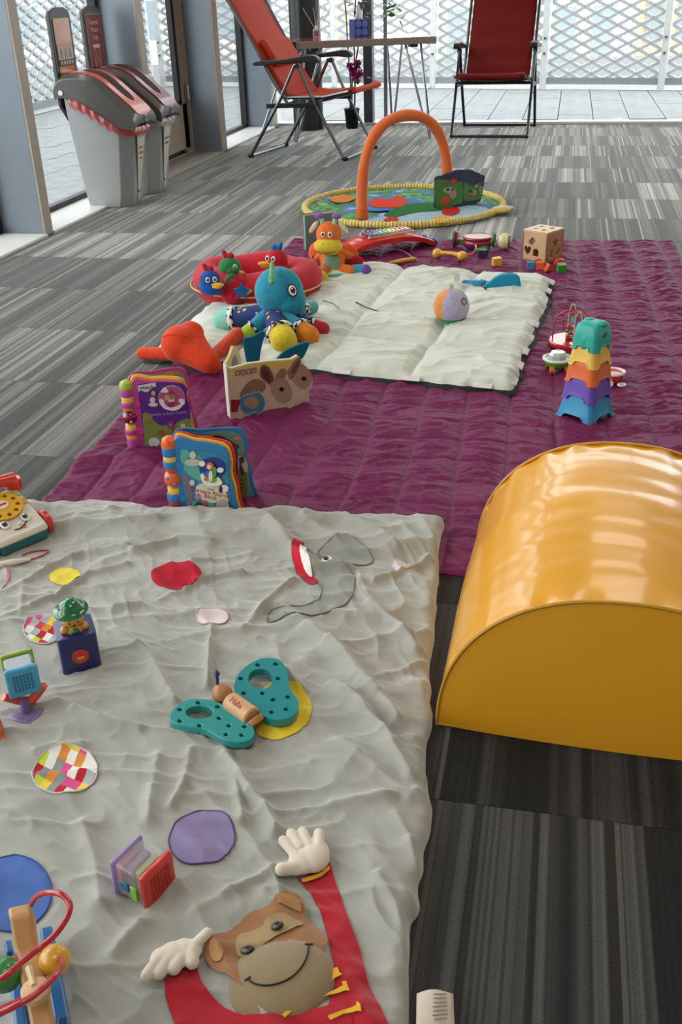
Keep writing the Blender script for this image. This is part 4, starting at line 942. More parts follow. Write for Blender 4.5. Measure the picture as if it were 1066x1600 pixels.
pr(F, ell(726,445,170,160,30), printm('#e3d9d8'), 'window_rim', z=.0098, par=fc)
for l in ([(590,350),(620,310),(650,310),(680,345),(670,368),(600,368)],[(812,465),(850,450),(890,470),(885,520),(850,530),(830,500)],[(565,460),(620,462),(640,520),(700,560),(780,545),(840,520),(860,540),(800,590),(726,600),(640,580),(580,520)]): pr(F,l,printm('#e6e0de'),'cloud',z=.0145,k=3,par=fc)
for cx,cy,r1,r2,c in ((665,432,38,36,'#c69a7c'),(732,420,40,36,'#b8713f'),(720,460,48,28,'#e0c9b8'),(722,520,44,34,'#9b1f63'),(718,370,22,30,'#a62f6c'),(490,385,28,28,'#cbb93a'),(480,470,36,36,'#d6cfd6'),(490,530,60,26,'#d6cfd6'),(500,1010,72,60,'#cfcbd4'),(590,885,40,34,'#a5502c'),(840,895,44,40,'#c2b6ae'),(712,790,48,50,'#8f3f74'),(870,800,32,28,'#c4c2b0'),(745,870,26,70,'#8c5a2c'),(430,750,50,24,'#94703a')):
    pr(F, ell(cx,cy,r1,r2,14), printm(c), 'print_figure', z=.0158 if cy<560 and cx>600 else .0112, par=fc)
F.text('X',712,792,.010,printm('#d8b3cc'),fc,.0125)
F.text('peek-a-boo book',692,640,.0125,printm('#a88fc2'),fc,.0112,rot=.0)
bk.poly([(.085,.150),(.12,.152),(.128,.165),(.118,.176),(.092,.172)],.0012,.002,printm('#c79a3a'),'print_figure',bc,px=False)
cols = dict(rim=BL1, page=P('#e6aa34'), page2=RE1, inside=printm('#5b8f8a'), dot=P('#3f7fb8'), spine=[
    (0,.010,.016,P('#8a2f2a'),''),(.010,.030,.017,BL1,''),(.030,.040,.0165,RE1,''),(.040,.058,.0185,BL1,'clip'),(.058,.072,.0155,YE1,''),(.072,.112,.0205,OR1,'ball'),(.112,.118,.015,P('#d8482a'),''),(.118,.134,.0185,BL1,'clip'),
    (.134,.146,.0165,YE1,''),(.146,.166,.0175,BL1,''),(.166,.188,.0175,OR1,'dome')])
b0 = at(281,806,QZ)
rt, F, fc, bk, bc, ol = rattle_book(b0, at(379,812,QZ), at(391,787,QZ), .192, cols, 'blue activity book with moon cover and orange-topped spine', (250,660,.14071), None, None, 0)
pr(F, [(245,290),(330,285),(480,290),(600,310),(700,350),(760,400),(765,480),(770,560),(780,640),(800,760),(805,900),(812,1060),(560,1060),(310,1040),(300,800),(255,540)], printm('#2b7f9e'), par=fc)
pr(F, [(250,290),(320,285),(350,320),(440,340),(480,370),(490,450),(480,540),(495,620),(430,615),(360,570),(300,520),(255,450)], printm('#54a596'), z=.0100, k=2, par=fc)
pr(F, [(262,545),(310,570),(345,600),(375,700),(380,820),(390,940),(370,1045),(312,1040),(300,800)], printm('#6f6672'), z=.0102, k=2, par=fc)
pr(F, ell(600,485,148,122,28), printm('#17328a'), 'window_disc', z=.0105, par=fc, th=.0012)
pr(F, [(475,550),(500,530),(530,570),(570,610),(640,625),(660,570),(700,610),(710,650),(620,668),(530,655),(490,610)], P('#e8e2da'), 'moon', z=.0125, k=3, par=fc, th=.004)
for cx,cy,r1,r2,c,z in ((492,425,34,30,'#e6e2dc',.014),(692,495,38,28,'#e6e2dc',.014),(580,450,42,44,'#cf5a3a',.015),(575,455,24,24,'#e8cbb0',.0165),(555,530,30,34,'#3b6ab0',.016),(590,555,22,60,'#e6e2dc',.0165),(628,515,26,60,'#4f9a3c',.0155),(615,600,42,30,'#5aa83a',.016),(548,590,32,24,'#c9742c',.016)):
    pr(F, ell(cx,cy,r1,r2,14), P(c), 'goose_figure', z=z, par=fc, th=.002)
pr(F, [(410,735),(430,680),(490,650),(580,655),(660,665),(720,700),(750,760),(775,860),(690,850),(600,870),(500,840),(430,790)], printm('#cfcab4'), 'title_panel', z=.0108, k=3, par=fc)
F.text('vtech',580,715,.007,printm('#8a8c84'),fc,.0118,rot=-.12); F.text('Nursery Rhyme',572,755,.0135,printm('#b23a4a'),fc,.0118,rot=-.17); F.text('Book',580,802,.0135,printm('#b23a4a'),fc,.0118,rot=-.17)
pr(F, [(388,850),(500,850),(610,880),(650,950),(640,970),(520,955),(395,930)], printm('#5fa08e'), z=.0112, k=2, par=fc)
pr(F, [(420,935),(600,965),(760,990),(800,1015),(800,1050),(700,1030),(560,1010),(420,960)], printm('#ded9d2'), z=.0114, par=fc)
pr(F, [(520,1000),(700,1015),(805,1045),(808,1060),(560,1058)], printm('#6f2f44'), z=.0118, par=fc)
for cx,cy,r1,r2,c in ((712,915,78,92,'#a39b97'),(440,1015,52,52,'#4b86b8'),(385,335,34,42,'#c9c2bd'),(385,415,88,40,'#b9b1ab'),(320,385,22,26,'#4f9aa0'),(450,885,38,36,'#2a3440'),(452,885,16,16,'#e0dcd6'),(520,870,24,34,'#b04460'),(440,795,30,34,'#c0708a'),(735,705,44,40,'#e0dcd6'),(695,715,20,40,'#23272e'),(378,640,30,34,'#b8c4cc'),(590,1025,24,28,'#8a9fa8'),(690,985,60,22,'#2a3040')):
    pr(F, ell(cx,cy,r1,r2,16), printm(c), 'print_figure', z=.0122+.0004*(hash((cx,cy))%3), par=fc)
for l, c, z in (([(300,200),(480,190),(620,138),(700,150),(880,260),(860,300),(860,900),(700,900),(400,300)],'#4a1420',.002),([(800,190),(830,155),(880,160),(895,180)],'#d8942c',.0026),([(865,370),(890,360),(940,380),(975,470),(970,540),(900,560),(865,480)],'#b5aea0',.0026),([(875,380),(930,370),(935,430),(900,450),(925,520),(945,560),(900,590),(880,500)],'#1d1a18',.0032)):
    pr(bk, l, printm(c), z=z, par=bc)
pr(bk, [(862,340),(950,345),(965,600),(970,760),(940,870),(862,890)], printm('#6b6a34'), z=.0018, par=bc)
for y in (630,672,712,745): pr(bk, [(885,y),(925,y),(925,y+8),(885,y+8)], printm('#1d1a18'), z=.003, par=bc)
# ---------------------------------------------------------------- rabbit board book
b0 = at(361,657,QZ); b1_ = at(484,634,QZ); rt = empty('board_book', b0, 0, 'standing board book with two brown rabbits and the word baby on its cover', 'book')
F = Face(b0, b1_-b0, root=rt, crop=(345,530,.14071))
out = [(80,310),(120,322),(300,270),(540,240),(780,222),(850,180),(885,205),(890,260),(950,300),(1000,370),(1022,450),(1010,530),(975,570),(985,620),(985,745),(960,765),(560,850),(140,915),(110,880),(95,600)]
cv = F.poly(out, -.0115, 0, mat('#cdbf9c',.5,var=.05,coat=.1), 'cover', rt, bev=.0012)
pr(F, [(98,330),(540,250),(780,232),(850,190),(880,210),(885,290),(640,330),(300,400),(100,440)], printm('#d5b863'), z=.0006, par=cv)
pr(F, [(98,440),(300,400),(640,330),(880,292),(1000,380),(1010,530),(970,575),(980,745),(560,845),(140,908),(112,870)], printm('#cbb39a'), z=.0006, par=cv)
BR1, BR2, BR3, CRM = printm('#8a6a52'), printm('#6a4636'), printm('#a3886e'), printm('#c7b49e')
pr(F, [(165,880),(200,700),(210,600),(270,500),(360,440),(450,440),(520,500),(640,560),(660,700),(600,820),(500,850),(300,880)], CRM, 'rabbit_print', z=.0012, k=2, par=cv)
pr(F, [(205,620),(250,530),(330,455),(410,437),(480,470),(500,540),(440,590),(330,570),(240,640)], BR1, 'rabbit_print', z=.0016, k=2, par=cv)
pr(F, [(640,790),(720,700),(760,560),(700,430),(730,360),(800,330),(860,260),(940,295),(1000,375),(1020,450),(1008,530),(930,620),(840,720),(720,790)], CRM, 'rabbit_print', z=.0016, k=2, par=cv)
pr(F, [(800,330),(870,260),(940,298),(995,370),(1015,450),(930,560),(850,520),(790,450)], BR3, 'rabbit_print', z=.0020, k=2, par=cv)
pr(F, [(745,400),(735,360),(800,260),(850,205),(880,200),(885,260),(850,340),(800,430),(760,440)], BR1, 'ear_print', z=.0024, k=2, par=cv); pr(F, [(775,360),(820,280),(870,225),(865,280),(820,360),(790,390)], BR2, 'ear_print', z=.0030, k=2, par=cv)
pr(F, [(560,480),(610,430),(680,410),(740,470),(785,560),(780,650),(730,700),(650,690),(590,640),(555,560)], BR3, 'rabbit_print', z=.0024, k=2, par=cv)
pr(F, [(600,430),(650,340),(690,318),(725,350),(715,400),(690,430)], BR1, 'ear_print', z=.0028, k=2, par=cv)
pr(F, [(432,370),(445,300),(480,280),(530,310),(570,380),(585,440),(560,480),(530,495),(480,450),(445,420)], BR2, 'ear_print', z=.0030, k=2, par=cv)
pr(F, [(450,380),(470,320),(510,340),(545,410),(540,470),(500,440)], printm('#4a2f2a'), 'ear_print', z=.0034, k=2, par=cv)
for c in ((672,552),(918,433)): pr(F, ell(*c,27,24,16), printm('#1c100c'), 'eye_print', z=.0034, par=cv)
pr(F, ell(345,705,140,132,30), printm('#3f7fa0'), 'ring_print', z=.0030, par=cv); pr(F, ell(338,700,80,66,26), plush('#a08a6a'), 'fur_patch', z=.0036, par=cv)
F.text('touch and feel',330,600,.0085,printm('#c9cfc9'),cv,.004,rot=.1); F.text('fluffy fur',340,812,.0085,printm('#c9cfc9'),cv,.004,rot=.1)
for i, ch in enumerate('baby'):
    x, y = 182+62*i, 374-9*i; pr(F, [(x-27,y-27),(x+29,y-35),(x+29,y+25),(x-27,y+33)], printm('#8f6f62'), 'letter_tile', z=.0014, par=cv); F.text(ch,x+1,y-1,.0125,printm('#e2d8cc'),cv,.0024,rot=.12)
pr(F, [(108,668),(215,668),(180,805),(112,805)], printm('#8e1c22'), 'ribbon_print', z=.0030, par=cv)
sp = F.poly([(-.0012,0),(.0035,0),(.0035,.152),(-.0012,.152)], -.026, .0005, mat('#d3cdbd',.5), 'spine', rt, px=False, bev=.0012)
F2 = Face(b0+(b1_-b0).normalized()*.0035-F.n*.024, Vector((-.1,1,0)), root=rt, crop=(345,530,.14071))
F2.poly([(0,0),(.16,0),(.175,.05),(.17,.11),(.14,.15),(.10,.165),(.05,.153),(0,.152)], -.004, .004, mat('#cdbb7c',.5), 'back_cover', rt, px=False, bev=.001)
F2.poly(ell(.09,.10,.045,.04,20), .004, .0046, printm('#6f655c'), 'back_print', rt, px=False); F2.poly(ell(.09,.10,.045,.04,20), -.0046, -.004, printm('#6f655c'), 'back_print', rt, px=False)
# ---------------------------------------------------------------- stacking cups
def cup(z0, s0, s1, h, m, label, last=False, leg=.014):
    rt = empty('stacking_cup', (.105,2.462,QZ+z0), R(-36), label, 'cup', 'stacking cups in the tower'); B = MB(); n = 10; prof_ = []
    def ringp(s, z, scal, r):
        o = []; N = 12
        for k in range(4):
            a = R(90*k); cx_, cy_ = (s-r), (s-r)
            for i in range(5):
                t = R(90*i/4); x, y = cx_+r*math.cos(t), cy_+r*math.sin(t); o.append((x*math.cos(a)-y*math.sin(a), x*math.sin(a)+y*math.cos(a), z))
            for i in range(1,N):
                f = i/N; x, y = (s-r)*(1-2*f), s; e = min(1.,max(0.,(min(f,1-f)-.10)/.10)); e = e*e*(3-2*e)
                o.append((x*math.cos(a)-y*math.sin(a), x*math.sin(a)+y*math.cos(a), z+scal*e*(.85+.15*math.sin(PI*f))))
        return o
    lv = [(s0/2,0,leg),(s0/2*.985,.004,leg*.85)]+[(s0/2+(s1-s0)/2*f, h*f, leg*(1-f)*.5 if f<.4 else 0) for f in (.3,.5,.75,.92)]+[(s1/2*.97,h*.98,0),(s1/2*.90,h,0)]
    if last: lv = [(s0/2,0,leg),(s0/2*.985,.004,leg*.85)]+[(s0/2*(1-.10*f), h*f, leg*(1-f)*.4 if f<.4 else 0) for f in (.3,.55)]+[(s0/2*.86,h*.78,0),(s0/2*.76,h*.90,0),(s0/2*.60,h*.97,0),(s0/2*.3,h,0)]
    rs = [[B.b.verts.new(p) for p in ringp(s,z,sc_,min(.014,s*.4))] for s,z,sc_ in lv]
    for a, b in zip(rs, rs[1:]):
        for k in range(len(a)): B.b.faces.new((a[k],a[(k+1)%len(a)],b[(k+1)%len(a)],b[k]))
    B.b.faces.new(rs[-1])
    o = B.go('shell', m, rt, ang=50); q = o.modifiers.new('s','SOLIDIFY'); q.thickness = .0018; q.offset = -1
    rim = MB().tube([(x*1.006,y*1.006,z+.001) for x,y,z in ringp(s0/2,0,leg,.014)], .0013, 6, closed=True).go('rim', m, rt)
    return rt
cup(.000,.112,.082,.068,P('#2a8fc0',.1,.45),'blue stacking cup, bottom of the tower'); cup(.050,.098,.084,.062,P('#6a4fb0',.1,.45),'purple stacking cup, second from the bottom of the tower')
cup(.096,.092,.078,.060,P('#dd6a2c',.1,.45),'orange stacking cup in the middle of the tower'); cup(.140,.084,.070,.058,P('#e8bd4e',.1,.45),'yellow stacking cup just below the teal one')
tc_ = cup(.182,.078,.06,.070,P('#22a596',.1,.45),'teal rounded stacking cup on top of the tower', True)
TE = P('#22a596',.1,.45)
for x in (-.016,.020): MB().ball((x,.004,.064),(.015,.017,.010),n=16).go('ear', TE, tc_)
MB().ball((.0,-.033,.022),(.015,.006,.024),n=16).go('snout', TE, tc_)
MB().prism(ell(0,0,.010,.0045,16,.3),0,.0006,M=PM((.0365,.0,.040),(0,1,0),(-.05,0,1))).go('logo', printm('#14403c'), tc_)
# ---------------------------------------------------------------- small bead maze
c = at(894,538,QZ); rt = empty('bead_maze', c, R(-15), 'round red bead maze with looping wires behind the stacking cups', 'bead maze'); REDW = P('#b3201f',.6,.25)
MB().lathe([(.070,0),(.074,.003),(.074,.013),(.070,.017),(.0001,.017)],n=40).go('base', REDW, rt)
MB().prism(star(0,0,.026),.017,.024).go('star', mat('#8f1518',.4), rt, bev=.001)
MB().tube([(-.062,-.005,.017),(-.062,-.003,.06),(-.055,0,.085),(-.03,.003,.103),(0,.004,.108),(.03,.003,.103),(.052,0,.085),(.060,0,.06),(.060,0,.017)],.0022,8).go('wire', REDW, rt, label='red outer wire')
MB().torus((.0,.012,.062),.036,.0020,M=Matrix.Rotation(R(90),3,'X'),n=36).go('wire', REDW, rt, label='red ring wire')
GW = P('#b5c2a0')
for x, y, h_ in ((-.008,.01,.125),(.018,-.012,.108)):
    MB().tube([(x-.012,y,.017),(x-.011,y,h_*.8),(x-.004,y,h_),(x+.005,y,h_-.001),(x+.009,y+.003,h_*.8),(x+.010,y+.004,.02)],.0020,7).go('wire', GW, rt, label='pale green hooped wire')
for x,y,z,r,c in ((-.018,.01,.052,.008,'#c42a2c'),(-.018,.01,.040,.009,'#2f7a35'),(-.018,.01,.029,.008,'#dfc94a'),(-.003,.006,.076,.009,'#2f8a3f'),(.0,-.002,.069,.009,'#6a4fa0'),(.003,-.008,.062,.006,'#e0953a'),(-.004,-.01,.040,.008,'#5b2f7d'),(.007,-.012,.042,.008,'#e0482c'),(.055,0,.045,.009,'#e6b93c'),(.063,.0,.032,.009,'#c9302b')):
    MB().ball((x,y,z),r,n=12).go('bead', P(c), rt)
# little cars either side of the tower
c = at(870,578,QZ); rt = empty('toy_car', c, R(12), 'small green toy car with white rim and clear faceted lid beside the tower', 'toy car'); GR = P('#5fb02f')
MB().lathe([(.022,.010),(.034,.018),(.039,.034),(.040,.036),(.001,.036)],n=28).go('body', GR, rt); MB().torus((0,0,.036),.039,.0048,n=32).go('rim', P('#dcd8cf'), rt)
B = MB(); B.lathe([(.026,.036),(.027,.048),(.020,.056),(.0001,.057)],n=8); B.go('lid', mat('#c9ccc8',.15,coat=1.,alpha=.85), rt, smooth=False)
for x,y in ((-.020,-.028),(.024,-.022),(-.02,.026),(.022,.026)): B = MB(); B.cone((x-.006,y,.010),(x+.006,y,.010),.0105,n=18); B.go('wheel', P('#d9772a'), rt, bev=.001)
MB().tube([(.036,-.01,.020),(.047,-.014,.022),(.052,-.02,.018)],.004,8).go('hitch', P('#cfe0d2'), rt); MB().ball((.043,-.022,.014),(.008,.007,.007),n=10).go('hitch_knob', GR, rt)
c = at(957,600,QZ); rt = empty('toy_car', c, R(-20), 'small red toy car with white rim half hidden behind the tower', 'toy car')
MB().lathe([(.016,.006),(.024,.014),(.029,.030),(.030,.034),(.001,.034)],n=26).go('body', RE1, rt); MB().torus((0,0,.036),.029,.0045,n=30).go('rim', P('#e0dbd2'), rt)
MB().torus((.032,-.020,.010),.0090,.0034,n=20).go('hitch_ring', P('#e0dbd2'), rt); MB().cone((-.01,0,.034),(-.022,-.005,.065),.003).go('antenna', P('#dcd8cf'), rt)
for y in (-.022,.022): MB().cone((0,y-.004,.010),(0,y+.004,.010),.010,n=16).go('wheel', P('#d8d4cc'), rt)
# ---------------------------------------------------------------- wooden shape sorter with blocks
WOOD = mat('#cba67d',.45,var=.08,vs=18,coat=.1); WD2 = mat('#b78a60',.45,var=.1,vs=18)
c = at(853,413,QZ); rt = empty('shape_sorter', c, 0, 'wooden shape sorter cube with cut-out star, heart and square', 'toy box')
eL = (at(814,406,QZ)-c); eL.z = 0; eR = (at(892,407,QZ)-c); eR.z = 0; S_ = .118; eL = eL.normalized()*S_; eR = Vector((-eL.y,eL.x,0))*-1 if Vector((-eL.y,eL.x,0)).dot(eR) < 0 else Vector((-eL.y,eL.x,0)); eR = eR.normalized()*S_
HH = .118
def shape(k, cx, cy, r):
    if k == 'star': return star(cx,cy,r*1.1,5,.5)
    if k == 'heart': return crom([(cx,cy-r),(cx+r*.8,cy),(cx+r*.75,cy+r*.65),(cx+r*.3,cy+r*.8),(cx,cy+r*.45),(cx-r*.3,cy+r*.8),(cx-r*.75,cy+r*.65),(cx-r*.8,cy)],3)
    if k == 'tri': return [(cx-r,cy-r*.7),(cx+r,cy-r*.7),(cx,cy+r)]
    if k == 'sq': return [(cx-r,cy-r*.2),(cx-r*.1,cy-r),(cx+r,cy+r*.1),(cx+r*.1,cy+r)]
    if k == 'arch': return [(cx-r*.8,cy-r),(cx+r*.8,cy-r)]+[(cx+r*.8*math.cos(t),cy+r*.2+r*.7*math.sin(t)) for t in [PI*i/8 for i in range(9)]]
    return ell(cx,cy,r,r*.8,18)
def panel(o, u, v, w, h, holes, m, nm='side_panel'):
    M = PM(o,u,v); hs = [shape(*x) for x in holes]
    MB().prism([(0,0),(w,0),(w,h),(0,h)], -.007, 0, hs, M=M).go(nm, m, rt, bev=.0008)
Z3 = Vector((0,0,1))
panel(eL, -eL, Z3, S_, HH, [('sq',.045,.082,.017),('heart',.026,.045,.019),('arch',.066,.040,.016)], WOOD)
panel(Vector((0,0,0)), eR, Z3, S_, HH, [('star',.062,.075,.021),('arch',.036,.036,.017),('sq',.088,.035,.018)], WD2)
panel(eR, eL, Z3, S_, HH, [('tri',.06,.06,.02)], WD2); panel(eR+eL, -eR, Z3, S_, HH, [('circ',.06,.06,.02)], WD2)
panel(Z3*(HH+.007), eR, eL, S_, S_, [('circ',.035,.040,.014),('sq',.085,.035,.015),('tri',.040,.085,.015),('heart',.085,.085,.015)], mat('#d8bb92',.4,var=.06,vs=18), 'lid')
panel(Z3*.008, eR, eL, S_, S_, [('circ',.06,.06,.002)], WD2, 'floor_panel')
def block(px, py, k, s, m, label, rz=0., rx=0., name='toy_block', lift=0.):
    c = at(px,py,QZ); B = MB()
    if k == 'cube': B.box((0,0,s/2),(s,s,s))
    elif k == 'tri': B.prism([(-s*.6,0),(s*.6,0),(0,s)], -s*.45, s*.45, M=PM((0,0,0),(1,0,0),(0,0,1)))
    elif k == 'wedge': B.prism([(-s*.5,0),(s*.5,0),(s*.5,s),(-s*.5,s*.9)], -s*.5, s*.5, M=PM((0,0,0),(1,0,0),(0,0,1)))
    elif k == 'half': B.prism([(s*.65*math.cos(t),s*.5*math.sin(t)*1.3) for t in [PI*i/12 for i in range(13)]], -s*.45, s*.45, M=PM((0,0,0),(1,0,0),(0,0,1)))
    elif k == 'star': B.prism(star(0,s*.55,s*.6,5,.55), -s*.4, s*.4, M=PM((0,0,0),(1,0,0),(0,0,1)))
    o = B.go(name, m, None, bev=.0012, loc=(c.x,c.y,QZ+lift), rot=(rx,0,rz)); meta(o, label, 'block', 'wooden shape blocks'); return o
block(829,421,'cube',.030,P('#3f7fa8',.05,.5),'blue cube block leaning at the left of the sorter',R(8)); block(844,421,'cube',.031,P('#d9642c',.05,.5),'orange cube block in front of the sorter corner',R(-5))
block(856,423,'tri',.030,P('#cf4a24',.05,.5),'red-orange triangular block between the orange and green ones',R(35)); block(875,415,'half',.036,P('#c9302b',.05,.5),'red half-round block behind the green block',R(10),lift=.004)
block(877,425,'cube',.033,P('#3f8f35',.05,.5),'green block, rightmost in front of the sorter',R(12),rx=R(6)); block(842,411,'arch' if 0 else 'half',.028,P('#b5306a',.05,.5),'pink half-round block against the sorter side',R(-30))
block(776,415,'wedge',.034,P('#d8a63a',.05,.5),'yellow wooden block alone on the quilt, left of the sorter',R(20)); block(755,402,'cube',.032,P('#1d2547',.05,.5),'dark navy block under the drum toy',R(-10))
# ---------------------------------------------------------------- drum toy and yellow rattle
c = at(746,388,QZ); rt = empty('toy_drum', c, R(-3), 'red-rimmed caterpillar drum toy lying near the shape sorter', 'toy drum')
MB().lathe([(.056,.008),(.060,.02),(.058,.045),(.001,.045)],n=36).go('shell', P('#3a2a6a'), rt); MB().torus((0,0,.048),.058,.006,n=40).go('rim', P('#a51e28'), rt)
MB().lathe([(.055,.044),(.054,.052),(.0001,.053)],n=36).go('drumhead', P('#cfc4c0'), rt)
MB().lathe([(.061,.022),(.064,.03),(.061,.038)],n=36).go('band', P('#b0202a'), rt)
B = MB(); B.ball((.115,-.005,.034),(.032,.032,.034),n=22); B.go('head', P('#d8cfae'), rt)
for x,c_ in ((.130,'#e0c03a'),(.138,'#3a7ab0')): MB().torus((x,-.005,.034),.029 if x<.135 else .024,.004,M=Matrix.Rotation(R(90),3,'Y'),n=24).go('head_band', P(c_), rt)
MB().torus((.070,0,.040),.026,.006,M=Matrix.Rotation(R(90),3,'Y'),n=24).go('neck_ring', P('#2f7a3a'), rt)
for x,z in ((.10,.075),(.125,.072)): MB().cone((x,-.005,.06),(x,-.005,z+.008),.003).go('feeler', P('#e0c9a0'), rt)
B = MB(); B.cone((-.105,0,.038),(-.092,0,.038),.036,n=24); B.go('wheel', P('#2f5a34'), rt, bev=.003); B = MB(); B.cone((-.092,0,.038),(-.082,0,.038),.030,n=24); B.go('wheel_disc', P('#b8202a'), rt, bev=.003)
MB().box((-.07,0,.028),(.03,.03,.022)).go('axle_block', P('#3a8a4a'), rt, bev=.003); MB().cone((.0,-.04,.004),(.05,-.052,.004),.02,n=12).go('foot', P('#2f8a3a'), rt)
a, b = at(683,396,QZ+.018), at(722,400,QZ+.018); rt = empty('baby_rattle', (a+b)/2*1., 0, 'yellow dumbbell rattle with a cord on the quilt', 'rattle'); o_ = rt.location.copy(); YR = P('#e0a832')
for p in (a,b): B = MB().ball(p-o_,(.021,.021,.020),n=24).go('knob', YR, rt)
MB().tube([a-o_,(a.lerp(b,.35)-o_)+Vector((0,0,.006)),(a.lerp(b,.65)-o_)+Vector((0,0,.006)),b-o_],[.012,.008,.008,.012],12).go('handle', YR, rt)
cd = [at(x,y,QZ+z) for x,y,z in ((728,398,.02),(738,396,.02),(744,388,.045),(743,383,.05))]; MB().tube([p-o_ for p in crom([tuple(p) for p in cd],4,False) and [Vector(q_) for q_ in crom([tuple(p) for p in cd],4,False)]],.0028,7).go('cord', YR, rt)
# ---------------------------------------------------------------- xylophone and mallet
c = at(545,405,QZ); c2 = at(672,385,QZ); mid = (c+c2)/2; dx_ = (c2-c); ang = math.atan2(dx_.y,dx_.x); L2 = dx_.length
rt = empty('xylophone', (mid.x-.03,mid.y+.02,QZ), ang, 'red arched toy xylophone with rainbow metal bars', 'xylophone'); RX = P('#c8281f',.4,.3)
hl = L2/2+.03
def archp(x): return .062-.052*(abs(x)/hl)**2.4
B = MB(); n = 24; rows = []
for i in range(n+1):
    x = -hl+2*hl*i/n; zt_ = archp(x)+.012; zb_ = max(0,archp(x)-.012)*(.0 if abs(x)>hl*.93 else 1); w = .058+.018*(1-(x/hl)**2)
    rows.append([B.b.verts.new(p) for p in ((x,-w,zb_),(x,-w,zt_-.004),(x,-w+.006,zt_),(x,w-.006,zt_),(x,w,zt_-.004),(x,w,zb_))])
for a, b in zip(rows, rows[1:]):
    for k in range(6): B.b.faces.new((a[k],a[(k+1)%6],b[(k+1)%6],b[k]))
B.b.faces.new(rows[0]); B.b.faces.new(rows[-1][::-1]); B.go('body', RX, rt, bev=.002)
for sg in (-1,1): MB().ball((sg*(hl-.004),-.04,.018),(.018,.02,.018),n=16).go('foot', P('#1f3f8a'), rt); MB().ball((sg*(hl-.004),.04,.018),(.018,.02,.018),n=16).go('foot', P('#1f3f8a'), rt)
for y in (-.040,.034): MB().box((.015,y,.078),(.225,.012,.010)).go('side_rail', mat('#d6c3a5',.5), rt, bev=.002)
for i, c_ in enumerate(['#5a4a90','#2d4f8e','#2f6f8e','#2f8a5c','#6a9a30','#c9c23a','#d89a3a','#c9603a','#b8434a','#b86a8a']):
    x = -.085+.0218*i; bar = MB().box((x,-.003,.086),(.015,.094-.0028*i,.0035)).go('bar', mat(c_,.25,.6,coat=.4), rt, bev=.0008)
    for y in (-.032,.028): MB().ball((x,y+.001*i*(1 if y<0 else -1),.0885),(.0042,.0042,.003),n=8).go('bar_screw', CHROME, bar)
a, b = at(591,414,QZ+.007), at(650,404,QZ+.010); o_ = (a+b)/2; rt = empty('xylophone_mallet', o_, 0, 'yellow ribbed mallet with white string lying in front of the xylophone', 'mallet')
YM = P('#d8a030'); pts = [a.lerp(b,t)-o_ for t in [i/24 for i in range(25)]]; rr = [.0075 if i<2 else (.0035 if i<8 else .0055+.0035*math.sin(PI*(i-8)/16)+.0012*(i%2)) for i in range(25)]
MB().tube(pts, rr, 10).go('handle', YM, rt); MB().ball(a-o_,.0085,n=14).go('head', YM, rt)
MB().tube([Vector(q_) for q_ in crom([tuple(at(x,y,QZ+z)-o_) for x,y,z in ((620,389,.02),(632,393,.006),(645,402,.004),(653,407,.003))],5,False)],.0014,6).go('string', mat('#cfcabf',.7), rt)
# ---------------------------------------------------------------- grey book behind the giraffe
a, b = at(479,390,QZ), at(530,384,QZ); rt = empty('picture_book', a, 0, 'grey-green hardback book standing open behind the giraffe', 'book'); F = Face(a, b-a, root=rt, crop=(440,150,.3565))
w = (b-a).length
F.poly(rrect(0,0,w,.145,.006), -.004, 0, mat('#6d7a74',.5,coat=.1), 'front_cover', rt, px=False); F.poly(rrect(.002,.002,w-.003,.142,.004), -.009, -.0045, mat('#d6d4cb',.8), 'page_block', rt, px=False)
F2 = Face(a, (b-a)+Vector((.0,.05,0)), root=rt); F2.poly(rrect(-.002,0,w,.150,.006), -.018, -.0142, mat('#8a4a5c',.5), 'back_cover', rt, px=False); F2.poly(rrect(0,.002,w-.002,.146,.004), -.0142, -.010, mat('#d6d4cb',.8), 'page_block', rt, px=False)
F.poly([(-.004,0),(.002,0),(.002,.146),(-.004,.146)], -.018, .001, mat('#7fae9f',.5), 'spine', rt, px=False, bev=.001)
F.poly(ell(w*.48,.055,.014,.012,14), .0, .0006, printm('#a0725f'), 'cover_print', rt, px=False)
